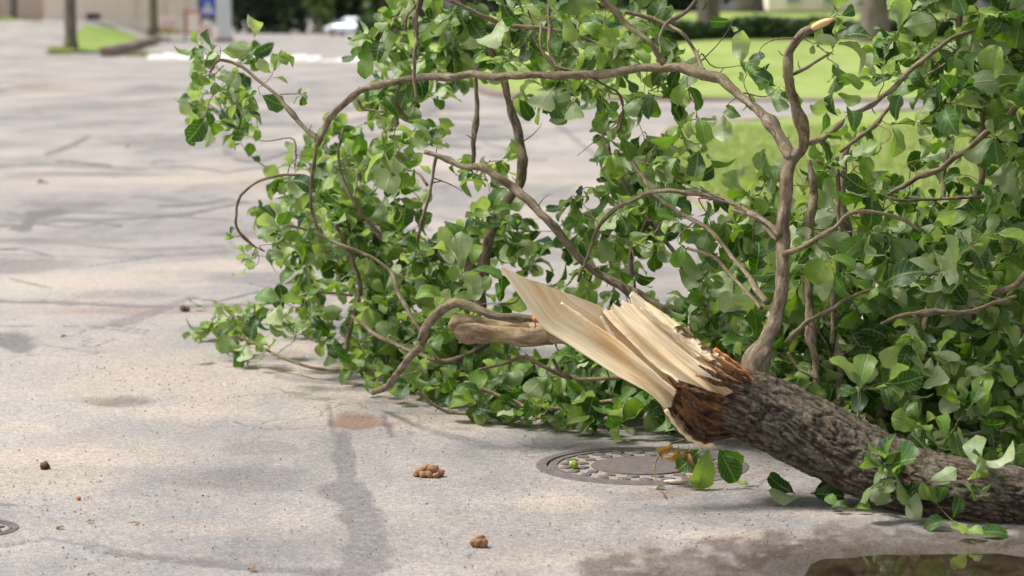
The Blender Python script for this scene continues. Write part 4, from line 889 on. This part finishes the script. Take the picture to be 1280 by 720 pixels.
twV, twQ = [], []; twn = 0
def add_twig(pts, r0, r1, seg=5):
    global twn
    V, Q, _ = sweep(pts, np.linspace(r0, r1, len(pts)), seg, False); twV.append(V); twQ.append(Q+twn); twn += len(V)
def front(px): return np.interp(px, [200, 230, 450, 600, 800, 900, 1000, 1280, 1700], [9.9, 9.75, 9.0, 8.35, 7.95, 7.6, 7.12, 7.05, 7.2])
GRID = {  # rows of 40 px: columns 5..31, density 0..9
 0: '000000177888887664100003057899', 1: '044100577878888873000144365789',
}
rows = [
 # c: 5    6    7    8    9    10   11   12   13   14   15   16   17   18   19   20   21   22   23   24   25   26   27   28   29   30   31
 [0,   0,   1,   0,   0,   0,   1,   7,   7,   8,   8,   8,   8,   8,   6,   6,   4,   1,   0,   0,   0,   2,   1,   5,   7,   9,   9],
 [0,   4,   4,   1,   0,   0,   5,   7,   7,   8,   7,   8,   8,   8,   8,   6,   2,   0,   0,   0,   2,   4,   3,   6,   5,   8,   9],
 [0,   5,   6,   2,   1,   1,   6,   7,   6,   5,   4,   4,   5,   5,   5,   3,   3,   1,   3,   1,   1,   3,   4,   3,   5,   8,   7],
 [1,   7,   6,   2,   2,   3,   6,   7,   5,   2,   2,   1,   4,   3,   3,   4,   3,   2,   2,   2,   3,   3,   2,   3,   6,   8,   8],
 [1,   2,   1,   0,   4,   6,   7,   7,   4,   3,   2,   1,   0,   1,   4,   6,   3,   2,   2,   3,   4,   5,   3,   4,   5,   6,   6],
 [0,   0,   0,   3,   6,   8,   7,   6,   3,   5,   5,   2,   0,   2,   7,   8,   6,   3,   3,   5,   6,   5,   5,   3,   4,   7,   8],
 [0,   0,   1,   6,   8,   8,   8,   4,   3,   6,   6,   4,   2,   4,   7,   8,   4,   4,   7,   6,   6,   6,   7,   8,   8,   8,   9],
 [0,   0,   2,   6,   8,   8,   8,   7,   5,   7,   7,   7,   5,   7,   8,   7,   3,   6,   8,   8,   8,   8,   9,   9,   9,   9,   9],
 [0,   0,   3,   2,   5,   5,   8,   8,   8,   8,   3,   3,   4,   6,   7,   4,   5,   8,   9,   9,   9,   9,   9,   9,   9,   9,   9],
 [0,   3,   4,   5,   5,   4,   7,   7,   4,   6,   1,   1,   0,   2,   4,   6,   7,   9,   9,   9,   9,   9,   9,   9,   9,   9,   9],
 [2,   5,   6,   4,   4,   4,   8,   9,   8,   8,   5,   2,   2,   4,   6,   7,   8,   9,   9,   9,   9,   9,   9,   9,   9,   9,   9],
 [0,   0,   1,   1,   1,   1,   7,   9,   9,   9,   9,   9,   9,   9,   9,   9,   9,   9,   9,   9,   9,   9,   9,   9,   9,   9,   9],
 [0,   0,   0,   0,   0,   0,   0,   3,   8,   9,   9,   9,   9,   9,   9,   9,   9,   8,   8,   9,   9,   9,   9,   9,   9,   9,   9],
 [0,   0,   0,   0,   0,   0,   0,   0,   0,   0,   0,   2,   5,   6,   6,   3,   0,   0,   0,   3,   6,   8,   9,   9,   9,   9,   9],
 [0,   0,   0,   0,   0,   0,   0,   0,   0,   0,   0,   0,   0,   0,   0,   0,   0,   0,   0,   0,   0,   2,   5,   7,   8,   9,   9],
]
shoots = []
NS = {0: 0, 1: .11, 2: .22, 3: .36, 4: .5, 5: .68, 6: .9, 7: 1.2, 8: 1.6, 9: 2.3}
for r_, row in enumerate(rows):
    for c_, d in enumerate(row):
        if not d: continue
        lam = NS[d]*(3.1 if d > 6 else 2.5 if d > 4 else 1.5 if d > 2 else 1.0); k = int(lam)+(rnd.random() < lam-int(lam))
        if r_ < 6 and 20 <= c_ <= 25 and rnd.random() < .45: continue
        if 5 <= r_ <= 11 and 4 <= c_ <= 9 and d > 6: k += rnd.randint(1, 2)
        for _ in range(k):
            px = (c_+5)*40+rnd.uniform(0, 40); py = r_*40+rnd.uniform(0, 40); f0 = front(px)
            dep = 1.6 if px < 900 else 1.9
            D = f0+.12+dep*rnd.random()**1.2
            Dg = G(px, min(py+12, 719))[1]
            if D > Dg-.06: D = max(f0-.05, Dg-.08-rnd.random()*.25)
            if D > Dg-.02: continue
            shoots.append((P(px, py, D), rnd.randint(5, 9), 1.0))
# the crown beyond the frame: above and to the right
for _ in range(480):
    px = rnd.uniform(1285, 1640); py = rnd.uniform(-260, 560); D = front(px)+rnd.random()*2.0
    if D < G(px, max(py, 60))[1]-.1: shoots.append((P(px, py, D), rnd.randint(5, 9), 1.0))
for _ in range(260):
    px = rnd.uniform(500, 1285) if rnd.random() < .7 else rnd.uniform(1130, 1285); py = rnd.uniform(-230, -5)
    if 880 < px < 1110: continue
    shoots.append((P(px, py, front(px)+.1+rnd.random()*1.6), rnd.randint(4, 8), 1.0))
# sprays placed on their own: px, py, D, leaves, scale
for (px, py, D, k, sc) in [(318, 50, 8.5, 1, 1.1), (352, 62, 8.45, 3, .8), (275, 58, 8.55, 3, .95), (258, 152, 8.6, 6, 1.05), (243, 158, 8.62, 3, 1.0), (322, 160, 8.6, 1, .9), (285, 120, 8.55, 6, .9), (300, 130, 8.5, 6, .95), (268, 105, 8.6, 5, .8), (252, 72, 8.6, 2, .7),
    (250, 95, 8.6, 2, .7), (378, 118, 8.5, 5, .45), (325, 118, 8.45, 2, .9), (342, 88, 8.45, 3, .8), (363, 225, 8.6, 3, 1.15), (385, 270, 8.6, 5, 1.0), (345, 280, 8.8, 5, 1.0), (352, 305, 8.8, 4, 1.1), (312, 330, 8.9, 2, 1.0), (318, 312, 8.9, 3, .5),
    (345, 372, 9.1, 4, 1.15), (380, 380, 9.1, 5, 1.1), (398, 358, 9.1, 3, .9), (247, 430, 9.8, 2, 1.0), (278, 378, 9.75, 3, .9), (290, 400, 9.7, 4, .9), (310, 395, 9.7, 4, .8), (330, 425, 9.6, 4, .9), (365, 415, 9.5, 4, 1.1), (385, 400, 9.4, 3, 1.0), (412, 425, 9.3, 2, 1.0), (325, 440, 9.5, 3, .6),
    (560, 310, 8.0, 6, 1.5), (590, 335, 7.95, 5, 1.5), (575, 355, 7.95, 4, 1.3), (480, 190, 8.1, 4, 1.2), (505, 205, 8.1, 3, 1.2), (465, 60, 8.0, 4, 1.1), (480, 30, 8.0, 5, 1.0), (520, 205, 8.2, 3, 1.2),
    (690, 120, 7.7, 7, 1.1), (715, 125, 7.68, 6, 1.0), (725, 112, 7.68, 5, .9), (755, 130, 7.65, 5, .9), (765, 140, 7.6, 2, 1.1), (775, 165, 7.8, 2, 1.1), (700, 15, 7.6, 5, 1.3), (640, 20, 7.7, 5, 1.3), (760, 195, 7.8, 5, 1.0), (770, 50, 7.6, 5, 1.2), (805, 120, 7.5, 1, .9),
    (850, 160, 7.4, 3, 1.0), (860, 110, 7.42, 3, 1.0), (872, 150, 7.4, 3, 1.1), (880, 190, 7.4, 2, 1.1), (935, 90, 7.2, 3, 1.0), (905, 140, 7.3, 2, .8), (1046, 50, 7.0, 4, 1.2), (1050, 20, 7.0, 3, 1.1), (1048, 90, 7.0, 4, .9), (1045, 115, 7.0, 3, 1.0), (1055, 140, 7.05, 3, .9),
    (1105, 75, 7.2, 5, 1.0), (1125, 35, 7.2, 5, 1.1), (1095, 95, 7.15, 4, .9), (1120, 155, 7.3, 3, 1.1), (1155, 155, 7.3, 2, 1.0), (1200, 100, 7.2, 6, 1.3), (1185, 130, 7.2, 5, 1.2), (1240, 110, 7.2, 5, 1.2), (1225, 90, 7.25, 5, 1.2),
    (1105, 585, 6.66, 5, 1.35), (1100, 600, 6.66, 4, 1.2), (1120, 575, 6.68, 4, .9), (1130, 605, 6.66, 2, .8), (1225, 580, 6.55, 3, 1.1), (1215, 600, 6.55, 3, 1.1), (1200, 500, 6.85, 6, 1.1), (1230, 520, 6.85, 6, 1.1), (1150, 530, 6.82, 6, 1.0), (1190, 545, 6.82, 6, 1.0), (1120, 480, 6.9, 6, 1.2), (1175, 455, 6.95, 6, 1.2), (1075, 480, 6.95, 6, 1.1), (1250, 450, 6.95, 6, 1.2),
    (1010, 480, 7.0, 5, .9), (1030, 520, 6.98, 5, .8), (1070, 525, 6.9, 5, .9), (1005, 500, 6.98, 4, .8),
    (1110, 360, 6.95, 4, 1.4), (1180, 340, 6.95, 4, 1.5), (1200, 320, 6.95, 5, 1.3), (1040, 330, 7.0, 4, 1.3), (1140, 430, 6.95, 6, 1.3), (1160, 290, 6.98, 5, 1.1), (1240, 290, 7.0, 5, 1.1), (1080, 300, 7.05, 5, 1.0)]:
    shoots.append((P(px, py, D), k, sc))
BARE = []
# connect every shoot to the nearest wood (Prim's order)
SP = np.array([s[0] for s in shoots]); SP[:, 2] = np.maximum(SP[:, 2], .012); ND = np.array(nodes); NDR = np.array(ndir)
def dmat(Pq, N): return np.sqrt(((Pq[:, None, :]-N[None, :, :])**2*np.array([1, .55, 1])).sum(-1))
best = dmat(SP, ND); bi = best.argmin(1); bd = best.min(1); src = [(ND[k], NDR[k]) for k in bi]; done = np.zeros(len(SP), bool)
def grow_leaves(p, d, k, sc):
    """a fan of leaves round a shoot tip, held out and up, some hanging"""
    d = d/np.linalg.norm(d); a = np.cross(d, [0.1, 0.2, 1.0]); a /= np.linalg.norm(a)+1e-9; b = np.cross(d, a)
    ph = rnd.random()*6.28; droop = rnd.random() < .35
    for q in range(k):
        an = ph+q*2.4; rad = a*math.cos(an)+b*math.sin(an)
        back = .045*sc*(q/max(k, 1)) 
        dr = d*rnd.uniform(.15, .9)+rad*rnd.uniform(.5, 1.0)+np.array([0, 0, -.65 if droop else rnd.uniform(-.35, .3)])
        up = np.array([rnd.gauss(0, .45), rnd.gauss(-.35, .45), .8+rnd.random()*.3]) if rnd.random() < .50 else np.array([rnd.gauss(0, 1), rnd.gauss(.3, 1), rnd.gauss(-.4, .6)])
        size = min(sc, 1.25)*(.038+.064*rnd.random()**.8)
        pp = p-d*back; 
        if pp[2]+dr[2]/np.linalg.norm(dr)*size < .006: dr[2] = abs(dr[2])*.3+.02; pp = pp+np.array([0, 0, .004])
        add_leaf(pp, dr, up, size)
for _ in range(len(SP)):
    bdm = np.where(done, 1e9, bd); k = int(bdm.argmin()); done[k] = True
    a, ta = src[k]; b = SP[k]; L = np.linalg.norm(b-a)
    if L < 1e-4: continue
    out = (b-a)/L; mid = a+(b-a)*.5+np.array([rnd.gauss(0, .13), rnd.gauss(0, .13), rnd.gauss(.03, .12)])*L*.9
    q1 = a+ta*L*.22*(1 if ta@out > 0 else -1)+(b-a)*.12
    C = catmull([a, q1, mid, b], max(5, int(L/.02)+3)); C[:, 2] = np.maximum(C[:, 2], .004)
    if L > .02: add_twig(C, .0013+.0022*min(1, L/.25), .0009)
    dirn = C[-1]-C[-2]; grow_leaves(b, dirn, shoots[k][1], shoots[k][2])
    if L > .13:     # leaves along the twig too
        for t in np.arange(.45, .9, .028/L*1.6):
            if rnd.random() < .42:
                pt = C[int(t*(len(C)-1))]; grow_leaves(pt, dirn*.4+np.array([rnd.gauss(0, .6), rnd.gauss(0, .6), rnd.gauss(0, .6)])*np.linalg.norm(dirn), rnd.randint(1, 2), shoots[k][2]*.8)
    nn_ = C[2::3] if L > .06 else C[-1:]
    tt = np.gradient(C, axis=0)[2::3] if L > .06 else (C[-1:]-C[-2:-1]); 
    dm = dmat(SP, nn_); bm = dm.argmin(1); dmn = dm.min(1); upd = (dmn < bd) & ~done
    for u in np.nonzero(upd)[0]:
        bd[u] = dmn[u]; tv = tt[bm[u]]; src[u] = (nn_[bm[u]], tv/(np.linalg.norm(tv)+1e-9))
for (p, tv, rr) in SPUR:
    v = np.array([rnd.gauss(0, 1), rnd.gauss(0, 1), rnd.gauss(.2, 1)]); v -= tv*(v@tv)*.6; v /= np.linalg.norm(v)
    if rnd.random() < .72: L = rnd.uniform(.008, .028); add_twig(np.array([p, p+v*(rr+L*.5), p+v*(rr+L)+tv*L*.2]), .0022, .0012)
    else:
        L = rnd.uniform(.06, .22); w2 = np.array([rnd.gauss(0, .5), rnd.gauss(0, .5), rnd.gauss(-.1, .5)])
        C = catmull([p, p+v*L*.4, p+v*L*.7+w2*L*.25, p+v*L*.8+w2*L*.6], 14); C[:, 2] = np.maximum(C[:, 2], .004); add_twig(C, .0026, .0009)
        if rnd.random() < .5: grow_leaves(C[-1], C[-1]-C[-2], rnd.randint(1, 4), .7)
mesh('twigs', np.vstack(twV), np.vstack(twQ), M['twig'], tree, world=True, uv=np.vstack(twV)[:, [0, 2]])['kind'] = 'stuff'

# leaves that show largest are parts; the rest is one mesh
sc_ = []
for k, (vv, R_, p, s, tn) in enumerate(leaves):
    a, b, c = proj(p); vis = (0 < a < 1280 and 0 < b < 700)
    sc_.append((s/c*(1 if vis else 0)*(1+.25*(front(a)+.5 > p[1])), k))
sc_.sort(reverse=True); single = set(k for _, k in sc_[:298])
LME = []
for q, (V, Q, UV) in enumerate(LM):
    me_o = mesh('leaf', V, Q, M['leaf'], uv=UV, attrs=dict(tone=np.zeros(len(V)))); LME.append(me_o.data); bpy.data.objects.remove(me_o)
for k in sorted(single):
    vv, R_, p, s, tn = leaves[k]; m4 = np.eye(4); m4[:3, :3] = R_*s; m4[:3, 3] = p
    inst('leaf', LME[vv], Matrix(m4.tolist()), tree)
Vs, Qs, Us, Ts = [], [], [], []; off = 0
for q in range(5):
    ids = [k for k in range(len(leaves)) if leaves[k][0] == q and k not in single]
    R_ = np.array([leaves[k][1]*leaves[k][3] for k in ids]); p = np.array([leaves[k][2] for k in ids]); V, Q, UV = LM[q]
    W = np.einsum('nij,vj->nvi', R_, V)+p[:, None, :]; n, m = len(ids), len(V)
    W[..., 2] = np.maximum(W[..., 2], .003)
    Vs.append(W.reshape(-1, 3)); Qs.append((Q[None]+np.arange(n)[:, None, None]*m).reshape(-1, 4)+off); Us.append(np.tile(UV, (n, 1))); Ts.append(np.repeat([leaves[k][4] for k in ids], m)); off += n*m
fo = mesh('foliage', np.vstack(Vs), np.vstack(Qs), M['leaf'], tree, world=True, uv=np.vstack(Us), attrs=dict(tone=np.concatenate(Ts))); fo['kind'] = 'stuff'
print('leaves', len(leaves), 'shoots', len(shoots))

# ------------------------------------------------------------------ loose leaves, sprigs, debris
def loose_leaves(name, items, label, cat, mat=None, twig=None, tr=.0015):
    c0 = items[0][0] if items else twig[0]; base = np.array([c0[0], c0[1], 0]); t = thing(name, base, label, cat)
    if twig is not None:
        C = catmull(twig, 26); V, Q, uv = sweep(C, np.linspace(tr, tr*.6, 26), 6, True); mesh('stem', V, fixq(Q), M['twig'], t, world=True, uv=uv)
    for (p, d, nr, s, q, mt) in items:
        y = np.array(d, float); y /= np.linalg.norm(y); z = np.array(nr, float); z -= y*(z@y); z /= np.linalg.norm(z); x = np.cross(y, z)
        m4 = np.eye(4); m4[:3, :3] = np.stack([x, y, z], 1)*s; m4[:3, 3] = p
        me_ = LME[q] if mt is None else mt
        inst('leaf', me_, Matrix(m4.tolist()), t)
    return t
DL = []
for q in (1, 3, 4):
    V, Q, UV = LM[q]; o = mesh('dead_leaf', V, Q, M['deadleaf'], uv=UV, attrs=dict(tone=np.full(len(V), .3))); DL.append(o.data); bpy.data.objects.remove(o)
A = G(985, 630); loose_leaves('leaf_sprig', [((A[0]+.045, A[1], .02), (-1, -.1, .02), (.1, .5, -.85), .095, 0, None), ((A[0]+.03, A[1]+.02, .02), (-.8, .5, .35), (0, -.6, .8), .09, 2, None), ((A[0]+.05, A[1], .03), (1, -.15, -.02), (.1, -.8, .6), .095, 4, None), ((A[0]+.07, A[1]+.03, .03), (.8, .2, .2), (0, -.7, .7), .09, 1, None)],
    'two broad pale green fallen leaves on the asphalt under the trunk', 'leaf sprig')
A = G(1065, 642); loose_leaves('leaf_sprig', [((A[0], A[1], .012), (-.6, -.1, .3), (0, -.6, .8), .05, 1, None), ((A[0], A[1], .012), (.8, -.2, .3), (0, -.7, .6), .055, 3, None), ((A[0]-.03, A[1]+.02, .01), (-.5, .3, .5), (0, -1, .4), .05, 0, None)], 'small dark sprig on the asphalt tucked under the trunk', 'leaf sprig', twig=[(A[0]-.05, A[1]+.03, .006), (A[0], A[1], .012), (A[0]+.03, A[1], .01)])
b0, b1_, b2_ = P(1172, 632, 6.56), P(1190, 650, 6.52), G(1215, 672)+np.array([0, 0, .012])
loose_leaves('leaf_sprig', [(b2_, (1, -.05, .12), (-.05, -.55, .85), .085, 0, None), (b2_-np.array([.02, 0, 0]), (-.35, -.7, .25), (-.2, -.5, .8), .07, 2, None), (b2_-np.array([.03, 0, -.01]), (.6, -.6, .0), (0, -.5, .9), .06, 4, None), (b1_, (-1, -.05, -.12), (0, -.7, .8), .075, 1, None), (b1_, (.4, 0, 1), (.2, -1, .1), .06, 0, None), (b0, (.25, 0, 1), (.2, -1, 0), .05, 2, None), (b0, (-.5, 0, .9), (0, -1, .3), .05, 4, None)],
    'light green sprig lying in front of the trunk above the puddle', 'leaf sprig', twig=[b0, b1_, b2_])
# dangling twig with curled brown leaves over the manhole
tw = [P(860, 548, 7.25), P(838, 556, 7.2), P(822, 572, 7.15), P(818, 592, 7.05), P(826, 612, 6.98), P(838, 629, 6.96)]
loose_leaves('hanging_twig', [(P(862, 556, 7.15), (-.2, -.1, -1), (.3, -1, .1), .085, 0, DL[0]), (P(845, 556, 7.15), (-.9, 0, -.5), (0, -1, .2), .07, 0, DL[1]), (P(856, 558, 7.12), (.2, -.1, -1), (-.4, -1, .1), .07, 0, DL[2]), (P(850, 556, 7.14), (-.4, 0, -.9), (.5, -.8, .1), .06, 0, DL[0])],
    'thin bent twig with curled brown leaves over the manhole', 'twig', twig=tw, tr=.003)
loose_leaves('leaf_sprig', [(P(885, 556, 7.1), (-.15, -.1, -1), (.25, -1, .15), .12, 0, None), (P(895, 556, 7.12), (.5, -.1, -.9), (.1, -1, .2), .11, 4, None), (P(880, 558, 7.12), (-.8, 0, -.75), (0, -1, .3), .09, 2, None), (P(900, 560, 7.14), (.7, .1, -.55), (0, -1, .3), .08, 0, None)],
    'broad dark green leaves hanging below the broken trunk end', 'leaf sprig', twig=[P(892, 545, 7.12), P(887, 560, 7.1), P(884, 575, 7.1)])
def small_leaf(px, py, ang, size, label, mesh_=None, cat='leaf', q=2):
    A = G(px, py); t = inst_top(mesh_ or LME[q], A+np.array([0, 0, .006]), ang, size, label, cat)
def inst_top(me_, p, ang, size, label, cat):
    o = bpy.data.objects.new('fallen_leaf', me_); COL.objects.link(o); o.location = tuple(p); o.rotation_euler = (rnd.uniform(-.2, .3), rnd.uniform(-.3, .3), ang); o.scale = (size, size, size); return tag(o, label, cat)
small_leaf(835, 612, 1.2, .04, 'small yellow green leaf on the right rim of the manhole', q=0); small_leaf(918, 606, -1.2, .05, 'small green leaf at the right end of the manhole', q=1)
small_leaf(1262, 664, 1.4, .04, 'brown leaf near the right edge beside the trunk', DL[0]); small_leaf(872, 603, 1.0, .035, 'orange brown leaf on the manhole under the green leaves', DL[2])
small_leaf(82, 662, 1.3, .030, 'olive brown leaf on the pale asphalt at lower left', DL[1]); small_leaf(162, 657, -1.2, .025, 'orange brown leaf scrap right of the olive one at lower left', DL[0])
small_leaf(120, 654, 1.5, .022, 'tiny tan leaf scrap between the two brown ones at lower left', DL[2]); small_leaf(85, 421, 1.3, .05, 'orange leaf lying far left in the middle distance', DL[0]); small_leaf(62, 230, 1.4, .1, 'orange leaf on the road at far left', DL[2])
small_leaf(164, 183, 1.4, .09, 'farthest orange leaf on the upper left road', DL[0]); small_leaf(260, 388, 1.6, .09, 'pale green leaf just left of the lowest sprays', q=2); small_leaf(318, 715, .4, .03, 'pale scrap of leaf near the bottom left of centre', DL[2])
def clod(name, px, py, lumps, label, mat, cat='clod'):
    A = G(px, py); t = thing(name, A, label, cat)
    import bmesh
    for k, (dx, dy, dz, r) in enumerate(lumps):
        bm = bmesh.new(); bmesh.ops.create_icosphere(bm, subdivisions=3, radius=1)
        co = np.array([v.co for v in bm.verts]); dsp = 1+.45*fbm(co*1.6+k*7+px, 3)+.32*fbm(co*5+k, 3)
        for v, s_c in zip(bm.verts, dsp): v.co = v.co*float(s_c)
        me_ = bpy.data.meshes.new('lump'); bm.to_mesh(me_); bm.free(); me_.materials.append(mat); me_.polygons.foreach_set('use_smooth', [True]*len(me_.polygons))
        o = bpy.data.objects.new('lump', me_); COL.objects.link(o); o.parent = t; o.location = (dx, dy, dz); o.scale = (r*1.15, r, r*.85); o.rotation_euler = (rnd.random(), rnd.random(), rnd.random()*6)
clod('brown_clod', 537, 596, [(-.028, 0, .014, .014), (-.010, .012, .022, .016), (.012, .0, .020, .017), (.030, -.004, .012, .013), (.0, -.018, .010, .012), (.020, -.022, .008, .010), (-.040, .0, .008, .009), (-.018, -.016, .010, .011)], 'largest crumbly tan brown clod of several lumps', M['dung'])
clod('brown_clod', 599, 683, [(0, 0, .013, .016), (.011, -.004, .010, .012), (-.012, .002, .010, .012), (.002, .0, .022, .010)], 'reddish brown clod at the bottom centre', M['dung'])
clod('brown_clod', 55, 586, [(0, 0, .010, .013), (.008, .002, .009, .010)], 'small dark brown clod on the asphalt at left', M['dungd'])
clod('brown_clod', 229, 389, [(0, 0, .014, .016), (.02, 0, .010, .012)], 'small dark clod left of the lowest spray', M['dungd'])
clod('brown_clod', 98, 625, [(0, 0, .005, .006)], 'tiny reddish crumb at left', M['chip'])
clod('green_berry', 717, 586, [(0, 0, .013, .0125)], 'round yellow green fruit on the manhole cover', M['berry'], 'fruit')
clod('green_berry', 716, 536, [(0, 0, .011, .0105)], 'small green fruit at the foot of the leaves', M['berry'], 'fruit')
A = G(845, 606); st_ = mesh('stick', *(lambda r: (r[0], fixq(r[1])))(sweep(catmull([(A[0]-.035, A[1]+.01, .008), (A[0], A[1], .010), (A[0]+.035, A[1]+.004, .008)], 8), [.003, .005, .006, .006, .006, .006, .005, .003], 7, True)), M['pale']); tag(st_, 'short pale peeled stick on the near rim of the manhole', 'stick')
# loose grit
ng = 2600; gx = []; 
while len(gx) < ng:
    px, py = rnd.uniform(-30, 1000), rnd.uniform(395, 720)
    ww = .25+.9*math.exp(-((px-200)/170)**2-((py-470)/35)**2)+.9*math.exp(-((px-70)/110)**2-((py-620)/35)**2)+.5*math.exp(-((px-900)/120)**2-((py-660)/20)**2)
    if rnd.random() < ww*.6: gx.append(G(px, py))
gx = np.array(gx); hrad = .0012+.0026*rs.rand(ng)**2.5
oc = np.array([(1, 0, 0), (-1, 0, 0), (0, 1, 0), (0, -1, 0), (0, 0, 1), (0, 0, -.3)]); of = np.array([(0, 2, 4), (2, 1, 4), (1, 3, 4), (3, 0, 4), (2, 0, 5), (1, 2, 5), (3, 1, 5), (0, 3, 5)])
V = gx[:, None, :]+oc[None]*hrad[:, None, None]*(.6+.8*rs.rand(ng, 6, 1)); V[..., 2] += .002
tag(mesh('grit', V.reshape(-1, 3), (of[None]+np.arange(ng)[:, None, None]*6).reshape(-1, 3), M['grit'], smooth=False), 'scattered small grit and crumbs on the asphalt', 'grit', kind='stuff')
